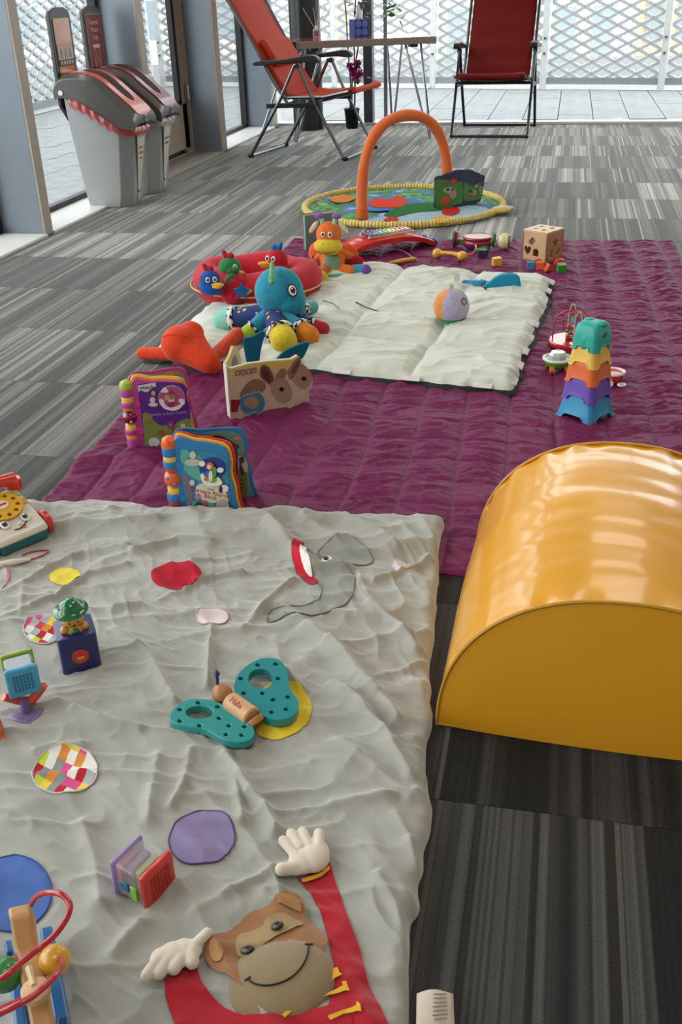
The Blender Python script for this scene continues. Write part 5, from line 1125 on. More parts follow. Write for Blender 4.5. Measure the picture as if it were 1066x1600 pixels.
# ---------------------------------------------------------------- play gym: round mat, foam arch, cloth book
GC = Vector((-.80,5.225)); GR_ = .515
gm = empty('play_gym', (GC.x,GC.y,0), 0, 'round jungle play gym mat with yellow striped border and orange foam arch', 'play gym')
B = MB(); n = 64; rings = []; K = 40
for k in range(K+1):
    r = GR_*k/K*.995; rings.append([B.b.verts.new((r*math.cos(t),r*math.sin(t),.014+.006*noise.noise(Vector((r*math.cos(t)*14,r*math.sin(t)*14,2)))+.005*noise.noise(Vector((r*math.cos(t)*33,r*math.sin(t)*20,5))))) for t in [2*PI*i/n for i in range(n)]])
for a, b in zip(rings, rings[1:]):
    for i in range(n): 
        try: B.b.faces.new((a[i],a[(i+1)%n],b[(i+1)%n],b[i]))
        except Exception: pass
def gymmat():
    m = bpy.data.materials.new('jungle_print'); m.use_nodes = True; nt = m.node_tree; p = nt.nodes['Principled BSDF']; L = nt.links.new; N = nt.nodes.new
    tc = N('ShaderNodeTexCoord'); a = N('ShaderNodeTexNoise'); a.inputs['Scale'].default_value = 5.5; a.inputs['Detail'].default_value = 3; b = N('ShaderNodeTexNoise'); b.inputs['Scale'].default_value = 22; b.inputs['Detail'].default_value = 3
    r1 = N('ShaderNodeValToRGB'); r1.color_ramp.interpolation = 'CONSTANT'
    cs = [(0,'#8fa9c2'),(.36,'#3c63ae'),(.42,'#2d6a35'),(.50,'#3f8f45'),(.58,'#27562c'),(.64,'#6f9a35')]
    while len(r1.color_ramp.elements) < len(cs): r1.color_ramp.elements.new(.5)
    for e_,(q_,c) in zip(r1.color_ramp.elements, cs): e_.position = q_; e_.color = hexc(c)+(1,)
    r2 = N('ShaderNodeValToRGB'); r2.color_ramp.elements[0].position = .62; r2.color_ramp.elements[1].position = .66; mx = N('ShaderNodeMix'); mx.data_type = 'RGBA'; mx.inputs[7].default_value = hexc('#8fb05a')+(1,)
    L(tc.outputs['Object'], a.inputs[0]); L(tc.outputs['Object'], b.inputs[0]); L(a.outputs['Fac'], r1.inputs[0]); L(b.outputs['Fac'], r2.inputs[0]); L(r2.outputs[0], mx.inputs[0]); L(r1.outputs[0], mx.inputs[6]); L(mx.outputs[2], p.inputs['Base Color'])
    p.inputs['Roughness'].default_value = .75; return m
B.go('mat', gymmat(), gm)
def gfab(c): return mat(c,.95,var=.15,vs=40,bump=.3,bs=200,spec=.1)
def gpatch(pts_px, m, z, nm, lab=None, k=3):
    P_ = [at(x,y,.02) for x,y in pts_px]; return MB().prism([(p.x-GC.x,p.y-GC.y) for p in (crom([tuple(p) for p in P_],k) and [Vector(q_) for q_ in crom([tuple(p) for p in P_],k)])], z, z+.002).go(nm, m, gm, label=lab)
gpatch([(560,320),(575,312),(620,308),(660,314),(660,322),(620,328),(580,330)], gfab('#4f74b0'), .0205, 'pond_patch')
gpatch([(575,346),(610,335),(680,326),(740,322),(765,328),(755,340),(710,347),(650,350),(600,350)], gfab('#9fb4c2'), .0205, 'river_patch')
gpatch([(575,318),(590,311),(610,313),(622,307),(636,316),(626,325),(600,326),(582,324)], gfab('#c5422c'), .024, 'crab_patch','red crab shaped patch')
gpatch([(691,330),(700,325),(715,326),(718,333),(706,338),(693,336)], gfab('#b52a24'), .024, 'ladybird_patch','red patch near the cloth book')
gpatch([(672,345),(688,340),(705,341),(707,347),(690,350),(676,349)], gfab('#e0a12c'), .024, 'sun_patch','orange yellow patch'); gpatch([(600,345),(612,340),(622,343),(618,349),(604,350)], gfab('#b53a2c'), .024, 'fish_patch')
gpatch([(515,310),(535,306),(555,309),(545,316),(525,317)], gfab('#c9763a'), .022, 'leaf_patch'); gpatch([(640,320),(680,318),(700,322),(690,330),(650,333),(620,340),(600,338),(615,328)], gfab('#2f6a34'), .023, 'leaf_patch')
def bordermat():
    m = bpy.data.materials.new('striped_border'); m.use_nodes = True; nt = m.node_tree; p = nt.nodes['Principled BSDF']; L = nt.links.new; N = nt.nodes.new
    tc = N('ShaderNodeTexCoord'); g = N('ShaderNodeTexGradient'); g.gradient_type = 'RADIAL'; L(tc.outputs['Object'], g.inputs[0]); mu = N('ShaderNodeMath'); mu.operation = 'MULTIPLY'; mu.inputs[1].default_value = 96; L(g.outputs['Fac'], mu.inputs[0])
    fr = N('ShaderNodeMath'); fr.operation = 'FRACT'; L(mu.outputs[0], fr.inputs[0]); r = N('ShaderNodeValToRGB'); r.color_ramp.interpolation = 'CONSTANT'
    cs = [(0,'#d9c25c'),(.40,'#6a7a2c'),(.52,'#e0cf8a'),(.80,'#c9783a')]
    while len(r.color_ramp.elements) < len(cs): r.color_ramp.elements.new(.5)
    for e_,(q_,c) in zip(r.color_ramp.elements, cs): e_.position = q_; e_.color = hexc(c)+(1,)
    L(fr.outputs[0], r.inputs[0]); L(r.outputs[0], p.inputs['Base Color']); p.inputs['Roughness'].default_value = .8; return m
B = MB(); K = 288; pts = [(GR_*math.cos(2*PI*i/K),GR_*math.sin(2*PI*i/K),.018) for i in range(K)]; B.tube(pts, [.015+.004*abs(math.sin(i*PI/6)) for i in range(K)], 10, closed=True); B.go('striped_border', bordermat(), gm)
A = at(566,338,.03); Bp = at(699,320,.03); A -= Vector((GC.x,GC.y,0)); Bp -= Vector((GC.x,GC.y,0)); hp = .445
pts = []
for i in range(41):
    t = PI*i/40; c_ = (1-math.cos(t))/2; s = math.sin(t)**.62; f = (1-math.copysign(abs(math.cos(t))**.9,math.cos(t)))/2
    p = A.lerp(Bp,f); pts.append((p.x,p.y,.03+hp*s))
MB().tube(pts,[.026+.002*math.sin(i*.7) for i in range(41)],18).go('foam_arch', mat('#dd6a2a',.75,var=.05,bump=.2,bs=400,sheen=.3), gm)
for P_ in (A,Bp): MB().cone((P_.x,P_.y,.018),(P_.x,P_.y,.075),.031,.029,20).go('arch_cuff', mat('#d2602a',.8,bump=.3,bs=300), gm, bev=.003)
for a_, c_ in ((R(-12),'#d6c9c4'),(R(-18),'#cfae5a'),(R(228),'#a9a83a')):
    MB().ball((math.cos(a_)*(GR_+.02),math.sin(a_)*(GR_+.02),.024),(.06,.028,.016),(0,0,a_+.6),n=16).go('corner_toy', fabric(c_), gm)
a, m_, b = at(680,326,.026), at(722,322,.026), at(757,311,.026); rt = empty('cloth_book', m_, 0, 'dark blue and green farm cloth book standing open on the gym mat', 'book'); cr_ = (660,250,.13133)
F1 = Face(m_, m_-a, root=rt, crop=cr_); F2 = Face(m_, b-m_, root=rt, crop=cr_); NAVY, GRN = fabric('#39405c'), printm('#3f7a34')
p1_ = F1.poly([(150,215),(190,190),(240,185),(290,160),(350,150),(390,125),(440,118),(485,115),(490,540),(420,570),(300,578),(200,580),(140,560),(150,400)], -.014, 0, NAVY, 'page', rt, bev=.004)
p2_ = F2.poly([(470,118),(540,112),(600,115),(640,145),(680,150),(700,175),(740,175),(752,215),(735,290),(720,380),(700,490),(640,520),(560,540),(480,548)], -.014, 0, NAVY, 'page', rt, bev=.004)
pr(F1,[(155,250),(230,235),(300,240),(340,280),(400,270),(480,270),(480,490),(400,530),(300,570),(160,560)],GRN,'page_print',z=.0008,par=p1_,k=2); pr(F2,[(500,270),(560,300),(620,310),(680,270),(725,280),(715,380),(695,460),(600,480),(500,480)],GRN,'page_print',z=.0008,par=p2_,k=2)
for F_,par_,l in ((F1,p1_,((375,255,40,34,'#a83a22'),(320,360,75,40,'#a5997f'),(360,400,46,60,'#9a8a70'),(270,480,58,50,'#b8482a'),(290,255,60,14,'#8f4a2c'),(300,350,20,16,'#2a2622'),(360,350,16,14,'#2a2622'))),(F2,p2_,((600,385,44,34,'#b58f84'),(575,370,22,22,'#201c1c'),(600,390,20,18,'#c05a4a'),(690,350,26,60,'#7d8a66'),(705,295,24,18,'#201c1c'),(632,308,22,18,'#a99f8c')))):
    for i,(cx,cy,r1,r2,c) in enumerate(l): pr(F_,ell(cx,cy,r1,r2,12),printm(c),'print_figure',z=.0016+.0005*i,par=par_)
# ================================================================ soft toys
def put(b, name, m, par, rm=.0035, label=None, sm=5): return b.go(name, m, par, remesh=rm, sm=sm, label=label)
# orange plush lying at the corner of the play mat
MZ0 = .050
def mk(px,py,z): return at(px,py,z)
rt = empty('plush_toy', at(300,560,MZ0), 0, 'orange-red plush toy flopped face down at the left corner of the play mat', 'soft toy'); o_ = rt.location.copy()
ORG = plush('#d6421c'); B = MB()
hc = mk(283,538,.100)-o_; tl_ = mk(325,565,.062)-o_
B.ball(hc,(.062,.055,.058),n=20); B.ball(mk(298,520,.125)-o_,(.042,.036,.036),n=16); B.ball((hc+tl_)/2,(.050,.042,.042),n=16); B.ball(tl_,(.036,.034,.030),n=16)
B.caps(mk(275,553,.055)-o_, mk(222,552,.045)-o_,.022,.020); B.caps(tl_, mk(372,522,.07)-o_,.020,.023); B.caps(tl_, mk(336,573,.045)-o_,.026,.023); B.caps(hc, mk(290,520,.10)-o_,.03,.03); B.caps(hc, tl_,.050,.036); B.caps(mk(298,520,.125)-o_, tl_,.032,.030)
put(B,'body',ORG,rt,.0045,sm=22)
MB().tube([hc+Vector((-.062*math.cos(t)*.98,-.057*math.sin(t)*.7-.005,.058*math.sin(t)*.75)) for t in [PI*i/16 for i in range(4,13)]],.0012,5).go('seam', mat('#a82e12',.9), rt)
# teal octopus
rt = empty('plush_octopus', at(440,522,MZ0), 0, 'teal plush octopus with starry legs and black-and-white trimmed feet', 'soft toy'); o_ = rt.location.copy()
TQ = plush('#2a8ba5'); hd = mk(438,456,.185); B = MB()
B.ball(hd-o_+Vector((-.004,.0,.0)),(.078,.070,.078),n=28); B.ball(hd-o_+Vector((.03,-.012,-.022)),(.055,.052,.05),n=20); B.ball(hd-o_+Vector((-.022,0,-.035)),(.052,.05,.045),n=18); B.ball(hd-o_+Vector((0,.0,-.075)),(.045,.045,.03),n=16)
hdo = put(B,'head',TQ,rt,.004)
toc = (Vector((0,0,CH))-hd).normalized(); rightv = toc.cross(Vector((0,0,1))).normalized()*-1; upv = rightv.cross(toc)*-1
def onhead(dx, dy, rr=.078):
    v = (toc+rightv*0).normalized(); 
    s = math.sqrt(max(0,1-dx*dx-dy*dy)); n_ = v*s+rightv*dx+upv*dy; return hd-o_+Vector((n_.x*.080,n_.y*.074,n_.z*.080)), n_
def eye(par, p, n_, r, ir='#1a1512', wh='#e8e4dc', rim=None, k=.5):
    M3 = frame(n_)
    def d_(r_, th, m, nm, off=0., sx=.8):
        B = MB(); B.lathe([(r_,0),(r_*.9,th*.6),(r_*.5,th),(0.0001,th*1.05)],n=20); 
        for v in B.b.verts: v.co.x *= sx
        B.b.transform(Matrix.Translation(p+n_*off) @ M3.to_4x4()); return B.go(nm, m, par)
    if rim: d_(r*1.25,.002,mat(rim,.8),'eye_rim')
    d_(r,.003,P(wh),'eye_white',.001); d_(r*.62,.0025,P(ir),'pupil',.0035); B = MB().ball(p+n_*.0065+Vector((-.2*r,0,.25*r)),r*.14,n=8).go('eye_glint', P('#ffffff'), par)
M_ = Matrix
for px,py,r in ((457,454,.0165),):
    d_ = ray(px,py); cc = Vector((0,0,CH)); q_ = hd+Vector((.012,-.01,-.012)); b_ = d_.dot(cc-q_); c__ = (cc-q_).length_squared-.077**2; t = (-b_-math.sqrt(max(0,b_*b_-d_.length_squared*c__)))/d_.length_squared; p = cc+d_*t
    eye(rt, p-o_, (p-q_).normalized(), r, rim='#16181c')
HORN = mat('#6fa56a',.85,var=.6,vs=120); B = MB(); p0 = mk(424,438,.235)-o_; p1 = mk(425,408,.262)-o_
B.caps(mk(424,440,.245)-o_, mk(425,412,.280)-o_,.010,.007); B.ball(mk(430,432,.235)-o_,(.013,.012,.009),n=10); put(B,'tuft',HORN,rt,.0025)
def starmat():
    m = bpy.data.materials.new('starry_cloth'); m.use_nodes = True; nt = m.node_tree; p = nt.nodes['Principled BSDF']; L = nt.links.new; N = nt.nodes.new
    tc = N('ShaderNodeTexCoord'); v = N('ShaderNodeTexVoronoi'); v.inputs['Scale'].default_value = 42; v.inputs['Randomness'].default_value = .5; r = N('ShaderNodeValToRGB'); r.color_ramp.interpolation = 'CONSTANT'; r.color_ramp.elements[0].color = hexc('#c9a83a')+(1,); r.color_ramp.elements[1].position = .30; r.color_ramp.elements[1].color = hexc('#1f2f6a')+(1,)
    L(tc.outputs['Object'], v.inputs['Vector']); L(v.outputs['Distance'], r.inputs[0]); L(r.outputs[0], p.inputs['Base Color']); p.inputs['Roughness'].default_value = .85; return m
def zebramat():
    m = bpy.data.materials.new('black_white_trim'); m.use_nodes = True; nt = m.node_tree; p = nt.nodes['Principled BSDF']; L = nt.links.new; N = nt.nodes.new
    tc = N('ShaderNodeTexCoord'); v = N('ShaderNodeTexNoise'); v.inputs['Scale'].default_value = 75; r = N('ShaderNodeValToRGB'); r.color_ramp.interpolation = 'CONSTANT'; r.color_ramp.elements[0].color = (.012,.012,.014,1); r.color_ramp.elements[1].position = .5; r.color_ramp.elements[1].color = (.75,.73,.7,1)
    L(tc.outputs['Object'], v.inputs['Vector']); L(v.outputs['Fac'], r.inputs[0]); L(r.outputs[0], p.inputs['Base Color']); p.inputs['Roughness'].default_value = .85; return m
STAR, ZEB = starmat(), zebramat()
base = mk(425,488,.125)-o_
def leg_(p_end, zend, r, cm, foot, nm='leg', r0=.030, fl=.35, thick=1.0):
    e_ = mk(p_end[0],p_end[1],zend)-o_; d_ = (e_-base); k = base+d_*.72
    lg = MB().caps(base, k, r0, r*.95); put(lg,nm,cm,rt,.004,sm=3)
    MB().cone(base+d_*.70, base+d_*.80, r*1.12, r*1.18, 22).go('trim', ZEB, rt, bev=.003)
    put(MB().caps(base+d_*.80, e_, r, r*1.02),'foot',plush(foot),rt,.0035,sm=3)
leg_((349,502),.080,.035,STAR,'#7fc0ae'); leg_((352,494),.085,.026,STAR,'#7fc0ae'); leg_((386,521),.07,.024,TQ,'#9fbf3a'); leg_((444,533),.082,.040,STAR,'#d3b82e'); leg_((483,525),.078,.033,TQ,'#cf7a26'); leg_((505,514),.07,.022,STAR,'#b3263a'); leg_((488,480),.085,.022,TQ,'#4fa5a0')
MB().tube([mk(x,y,.07)-o_ for x,y in ((505,470),(520,474),(530,482))],.0016,5).go('cord', BLK, rt)
put(MB().caps(mk(418,500,.09)-o_, mk(400,492,.09)-o_,.012,.010),'collar',plush('#8a2a6a'),rt,.003); put(MB().caps(mk(430,505,.09)-o_, mk(428,520,.07)-o_,.014,.008),'collar',plush('#4a2a80'),rt,.003)
# red ring cushion with birds
c = Vector((-1.06,3.40,.0)); rt = empty('ring_cushion', (c.x,c.y,.035), 0, 'red ring-shaped baby cushion with four bird heads behind the octopus', 'soft toy'); o_ = rt.location.copy(); RED = plush('#bb2331')
B = MB(); K = 44; RR = .168
pts = [(RR*1.05*math.cos(2*PI*i/K),RR*.86*math.sin(2*PI*i/K),.058) for i in range(K)]; B.tube(pts,[.063+.006*math.sin(5*2*PI*i/K) for i in range(K)],18,closed=True); B.go('ring', RED, rt)
MB().tube([((RR*1.05+.0655)*math.cos(2*PI*i/60),(RR*.86+.0655)*math.sin(2*PI*i/60),.050) for i in range(60)],.0032,7,closed=True).go('piping', fabric('#d9a765'), rt)
def bird(px, py, z, body, crest, s=1., beak='#d9a532', dirx=1, eyes=1, rz=0.):
    p = mk(px,py,z)-o_; hd_ = MB(); hd_.ball(p,(.040*s,.038*s,.037*s),n=20); hd_.ball(p-Vector((0,0,.03*s)),(.045*s,.042*s,.03*s),n=16); h = put(hd_,'bird_head',plush(body),rt,.0035)
    put(MB().ball(p+Vector((dirx*.040*s,-.030*s,-.010*s)),(.026*s,.014*s,.008*s),(0,0,rz),n=14).ball(p+Vector((dirx*.036*s,-.032*s,-.018*s)),(.020*s,.012*s,.006*s),n=12),'beak',plush(beak),h,.002)
    C_ = MB(); C_.ball(p+Vector((-.012*s*dirx,0,.042*s)),(.010*s,.010*s,.022*s),(0,R(-25*dirx),0),n=12); C_.ball(p+Vector((.006*s*dirx,0,.040*s)),(.014*s,.010*s,.014*s),(0,R(15),0),n=12); put(C_,'crest',plush(crest),h,.0025)
    if eyes:
        for dx in (.004,.028): q_ = p+Vector((dirx*dx*s,-.034*s+(.008 if dx>.02 else 0),.008*s)); eye(h, q_, Vector((dirx*.25,-.9,.3)).normalized(), .0105*s)
    return h
bird(328,437,.150,'#1f4f9a','#a51e2c',.92); bird(359,418,.165,'#2c7a45','#b3202c',1.,dirx=1); bird(433,405,.165,'#b32030','#1f5f9a',1.,dirx=-1); bird(366,445,.120,'#b3202c','#2a6a35',1.15,eyes=0,dirx=1)
st = mk(384,450,.115)-o_
MB().prism(star(0,0,.034,5,.5,.3),-.004,.004,M=PM(st+Vector((.0,-.045,.0)),(1,.15,0),(.1,-.2,1))).go('wing', fabric('#1f5590'), rt, bev=.003)
for pts_, c_ in (([(312,450,.10),(318,442,.125),(332,436,.135)],'#2f7a45'),([(320,456,.105),(330,448,.125),(340,443,.13)],'#1f5590'),([(452,410,.12),(462,407,.128),(470,409,.12)],'#23402a')):
    MB().tube([mk(x,y,z)-o_+Vector((0,-.012,.004)) for x,y,z in pts_],[.006,.009,.006],8).go('wing', fabric(c_), rt)
put(MB().caps(mk(352,440,.16)-o_, mk(362,432,.17)-o_,.006,.010).ball(mk(360,425,.172)-o_,(.012,.01,.014),n=10),'leaf_tuft',plush('#2a6a35'),rt,.0025)
# second cushion, beyond
# giraffe
rt = empty('plush_giraffe', at(522,432,MZ0), 0, 'orange and yellow plush giraffe sitting upright with purple horns', 'soft toy'); o_ = rt.location.copy(); GO, GY = plush('#d9702a'), plush('#d3ba3a')
bc_ = mk(520,408,.085)-o_; hd = mk(514,372,.180)-o_
B = MB(); B.ball(bc_,(.048,.045,.055),n=20); B.ball(bc_-Vector((0,0,.03)),(.054,.05,.038),n=18); B.caps(bc_+Vector((0,0,.02)),hd-Vector((0,0,.02)),.030,.028)
B.caps(bc_+Vector((-.02,-.01,-.03)), mk(500,428,.06)-o_,.026,.024); B.caps(bc_+Vector((.02,-.01,-.03)), mk(548,425,.06)-o_,.026,.024)
B.caps(bc_+Vector((.03,0,.035)), mk(550,401,.095)-o_,.016,.015); B.caps(bc_+Vector((-.03,0,.035)), mk(495,405,.09)-o_,.016,.014)
put(B,'body',GO,rt,.004)
B = MB(); B.ball(hd+Vector((0,.004,.012)),(.050,.045,.050),n=22); put(B,'head',GO,rt,.004)
put(MB().ball(hd+Vector((.0,-.018,-.026)),(.056,.044,.034),n=22),'muzzle',GY,rt,.004)
put(MB().ball(bc_+Vector((.004,-.036,-.036)),(.036,.018,.026),n=18),'pouch',GY,rt,.004)
MB().ball(bc_+Vector((.004,-.036,.0)),(.034,.016,.036),n=22).go('belly_patch', plush('#7fa58f'), rt)
for e_, a_, b_ in (((490,434,.055),'#9fae38','#d3b82e'),((566,425,.058),'#3f8fae','#6a4a90')):
    p = mk(*e_)-o_; s = -1 if e_[0]<520 else 1; put(MB().caps(p-Vector((s*.028,0,0)), p,.028,.030),'foot',plush(b_ if s<0 else a_),rt,.0035); put(MB().ball(p+Vector((s*.016,-.004,0)),(.022,.029,.031),n=16),'foot_tip',plush(a_ if s<0 else b_),rt,.0035)
for dx, s in ((-.022,-1),(.022,1)):
    MB().caps(hd+Vector((dx,0,.05)), hd+Vector((dx*1.2,0,.072)),.008,.009).go('horn', plush('#a9c29a'), rt); put(MB().ball(hd+Vector((dx*1.5,0,.082)),(.019,.014,.013),n=14),'horn_tip',plush('#7a5f9a'),rt,.0025)
    put(MB().ball(hd+Vector((s*.058,.004,.040)),(.011,.008,.030),(0,R(-38*s),0),n=14),'ear',plush('#cfc0a0'),rt,.0025)
    eye(rt, hd+Vector((dx*.62,-.040,.022)), Vector((dx*4,-1,.25)).normalized(), .0105)
MB().tube([hd+Vector((.050*math.sin(t)*.82,-.060+.012*(math.sin(t)**2),-.030-.016*math.cos(t))) for t in [R(-62+124*i/14) for i in range(15)]],.0012,5).go('smile', BLK, rt)
for dx in (-.012,.012): MB().ball(hd+Vector((dx,-.058,-.010)),.002,n=6).go('nostril', BLK, rt)
put(MB().ball(mk(505,398,.10)-o_+Vector((-.012,.03,0)),(.055,.024,.05),n=18),'wing',plush('#d9602a'),rt,.004); put(MB().ball(mk(538,400,.10)-o_+Vector((0,.03,0)),(.05,.024,.045),n=18),'wing',plush('#d9602a'),rt,.004)
MB().tube([mk(468+6*i,400+(5 if i%2 else -3),.10)-o_+Vector((0,-.012,0)) for i in range(5)],.0012,5).go('stitch_zigzag', BLK, rt)
put(MB().ball(mk(557,408,.08)-o_,(.030,.014,.022),n=14),'paw',plush('#b3202c'),rt,.003)
for i,(x,y,c_) in enumerate(((494,400,'#a8405a'),(490,408,'#2f6f9a'),(498,410,'#8a2f6a'),(503,404,'#b5486a'))): MB().torus(mk(x,y,.085)-o_+Vector((0,-.03,0)),.009,.004,M=Matrix.Rotation(R(50+40*i),3,'X'),n=16).go('link_ring', P(c_), rt)
put(MB().ball(mk(530,432,.05)-o_,(.05,.02,.010),n=14),'leaf',plush('#3f8f7a'),rt,.003)
# soft ball
cb = at(705,503,MZ0); cb.z += .052; rt = empty('soft_ball', cb, R(20), 'soft patchwork ball in orange, lilac, grey and green on the play mat', 'ball')
for k,(c_) in enumerate(('#d98a4a','#a9a3bd','#b5aec4','#9aa3b8','#cfa070','#a89fba')):
    B = MB(); a0, a1 = 2*PI*k/6+R(165), 2*PI*(k+1)/6+R(165); rows = []
    for i in range(13):
        th = PI*i/12; rows.append([B.b.verts.new((.058*math.sin(th)*math.cos(a0+(a1-a0)*j/6),.058*math.sin(th)*math.sin(a0+(a1-a0)*j/6),.058*math.cos(th))) for j in range(7)])
    for a, b in zip(rows, rows[1:]):
        for j in range(6):
            try: B.b.faces.new((a[j],a[j+1],b[j+1],b[j]))
            except Exception: pass
    bmesh.ops.remove_doubles(B.b, verts=B.b.verts[:], dist=1e-5); B.go('gore', plush(c_), rt)
B = MB(); B.lathe([(.0585*math.cos(t),.0585*math.sin(t)) for t in [R(-90+8*i) for i in range(8)]][::1],n=30); B.go('bottom_patch', plush('#3f8a45'), rt)
MB().torus((.03,-.042,.025),.010,.0015,M=frame(Vector((.03,-.042,.025)))).go('embroidery', mat('#4a2f2a',.9), rt); MB().box((-.002,0,.062),(.016,.002,.02),(0,.2,.3)).go('tag', fabric('#e0ddd6'), rt)
a = at(745,441,MZ0+.012); rt = empty('fish_teether', a, R(-6), 'bright blue fish teether beyond the ball on the play mat', 'toy')
MB().prism(crom([(-.032,.0),(-.022,.012),(.0,.016),(.026,.012),(.034,0),(.024,-.012),(0,-.015),(-.022,-.010)],4),-.008,.010).go('body', P('#2a86b8'), rt, bev=.004, seg=3)
MB().prism([(-.028,.0),(-.052,.014),(-.045,0),(-.052,-.012)],-.005,.006).go('tail', P('#2a86b8'), rt, bev=.002); MB().tube([(.034,0,.004),(.055,.006,.004),(.075,-.012,.002)],.0016,5).go('cord', BLK, rt); MB().ball((.018,-.006,.010),.003,n=8).go('eye', BLK, rt)
MB().box((-.075,.012,.012),(.02,.003,.03),(0,0,.2)).go('fabric_tag', fabric('#c9cbc2'), rt)
# ================================================================ toys on the grey blanket
def bz(p): return bh(p.x,p.y)
# wooden butterfly
def c2(x,y): return (200+x*.31895, 980+y*.31895)
def tow(px, py, z, o_): p = at(*c2(px,py),z); return (p.x-o_.x,p.y-o_.y)
bt0 = at(375,1115,.03); rt = empty('wooden_butterfly', (bt0.x,bt0.y,.0), 0, 'teal wooden butterfly toy with holed wings and a natural wood body', 'toy'); o_ = rt.location.copy()
WT = P('#1c8589',.35,.3); WT2 = P('#2a8f8e',.35,.3)
def wing(pts_, hole, holes, z, m, tilt):
    out_ = crom([tow(x,y,z,o_) for x,y in pts_],5); hs = [[tow(*q_,z,o_) for q_ in ell(*hole,22)]]+[[tow(*q_,z,o_) for q_ in ell(hx,hy,13,9,10)] for hx,hy in holes]
    w = MB().prism(out_, z-.013, z, hs); w.go('wing', m, rt, bev=.0022, seg=3)
    for hx,hy in holes: p_ = tow(hx,hy+3,z,o_); MB().cone((p_[0],p_[1],z-.0125),(p_[0],p_[1],z-.0085),.0043,n=12).go('hole_shade_disc', mat('#0b4548',.6), rt)  # dark discs in the holes, shade of their depth put in as colour
wing([(205,430),(225,395),(280,360),(340,350),(420,360),(480,385),(560,440),(608,478),(620,515),(600,548),(550,562),(490,555),(440,535),(380,500),(300,487),(240,475),(208,455)],(350,416,68,32),[(343,369),(440,388),(253,402),(253,458),(349,481),(446,444),(494,481),(571,485),(480,524),(556,527)],.044,WT2,0)
wing([(520,290),(535,240),(580,190),(640,158),(700,150),(750,165),(778,210),(785,265),(800,310),(833,360),(832,400),(805,435),(750,452),(700,448),(650,425),(590,380),(540,340),(525,310)],(650,253,62,50),[(635,184),(724,180),(553,251),(735,251),(567,323),(659,323),(711,355),(783,341),(703,416),(774,401)],.050,WT,0)
WN = mat('#c99a6a',.45,var=.08,vs=40,coat=.15); h0 = at(*c2(462,325),.045)-o_; b0_ = at(*c2(500,365),.044)-o_; b1_ = at(*c2(612,445),.044)-o_; b2_ = at(*c2(635,475),.038)-o_
MB().ball(h0,.0165,n=26).go('head', mat('#b07a4a',.45,var=.08,vs=40,coat=.15), rt); MB().cone(b0_,b1_,.0165,.0165,26).go('body', WN, rt, bev=.003); MB().cone(b1_+(b1_-b0_)*.04,b2_,.015,.0145,24).go('body_segment', mat('#a87444',.5,var=.08,vs=40), rt, bev=.002)
ax = (b1_-b0_).normalized(); upn = Vector((.0,-.45,.9)); upn = (upn-ax*upn.dot(ax)).normalized(); text('Haba',.013,PM(b0_.lerp(b1_,.45)+upn*.0166, ax, upn.cross(ax)), P('#b3202c'), rt, ext=.0004)
an = at(*c2(440,290),.055)-o_; MB().tube([an,an+Vector((-.001,.004,.022))],.0028,8).go('antenna', P('#2a2366'), rt); MB().cone(an+Vector((-.001,.004,.021)),an+Vector((-.001,.004,.028)),.0055,.0015,10).go('antenna_tip', P('#2a2366'), rt)
MB().cone((-.03,-.005,.012),(-.03,-.005,.034),.012).go('foot', WN, rt); MB().cone((.04,.02,.012),(.04,.02,.040),.012).go('foot', WN, rt)
# blue box with pop-up bear
def cc7(x,y): return (x*.16886, 920+y*.16886)
a, b = at(*cc7(590,780),.028), at(*cc7(915,700),.028); d_ = (b-a); d_.z = 0; s_ = .062; ang = math.atan2(d_.y,d_.x)
rt = empty('pop_up_box', (a.x+ (d_.normalized().x*s_/2) - d_.normalized().y*s_/2, a.y+d_.normalized().y*s_/2+d_.normalized().x*s_/2, .022), ang, 'dark blue pop-up box with a bear in a green hat', 'toy box'); NB = P('#091660',.5,.2)
bx = MB().prism(rrect(-.032,-.032,.032,.032,.008), 0, .070, [ell(0,0,.020,.022,24)]).go('box', NB, rt, bev=.004, seg=3)
MB().prism(rrect(-.030,-.030,.030,.030,.008), .001, .03).go('box_floor', mat('#0c1544',.5), bx)
bt = MB().prism(ell(0,0,.0135,.0135,28),0,.0025,M=PM((0,-.032,.032),(1,0,0),(0,0,1))).go('red_button', RE1, rt, bev=.001); MB().prism(rrect(-.006,-.0022,.006,.0022,.002),.0025,.0032,M=PM((0,-.032,.030),(1,0,0),(0,0,1))).go('button_badge', P('#d8a93a'), bt)
BY = P('#d99a3c',.5); be = MB(); be.ball((0,0,.088),(.0185,.0175,.0175),n=22); be.go('bear_head', BY, rt)
MB().lathe([(.0195,.054),(.020,.066),(.014,.078),(.001,.08)],n=24).go('bear_body', BY, rt); MB().ball((0,-.016,.070),(.0075,.005,.0065),n=12).go('bow', P('#1f6a3a'), rt)
for x in (-.007,.007): MB().ball((x,-.0158,.088),.0017,n=8).go('bear_eye', BLK, rt)
MB().ball((0,-.0175,.083),.002,n=8).go('bear_nose', BLK, rt)
for x in (-.016,.016): MB().ball((x,-.008,.072),(.0075,.007,.009),n=12).go('paw', BY, rt)
H = MB(); H.lathe([(.0275,-.001),(.029,.0),(.0285,.002),(.0235,.0035),(.0195,.0065),(.0175,.012),(.013,.0175),(.007,.0205),(0.0001,.0215)],n=32); H.b.transform(Matrix.Translation((0,.003,.1015)) @ Matrix.Rotation(R(5),4,'X') @ Matrix.Rotation(R(-4),4,'Y')); H.go('hat', P('#126638',.8,.18), rt)
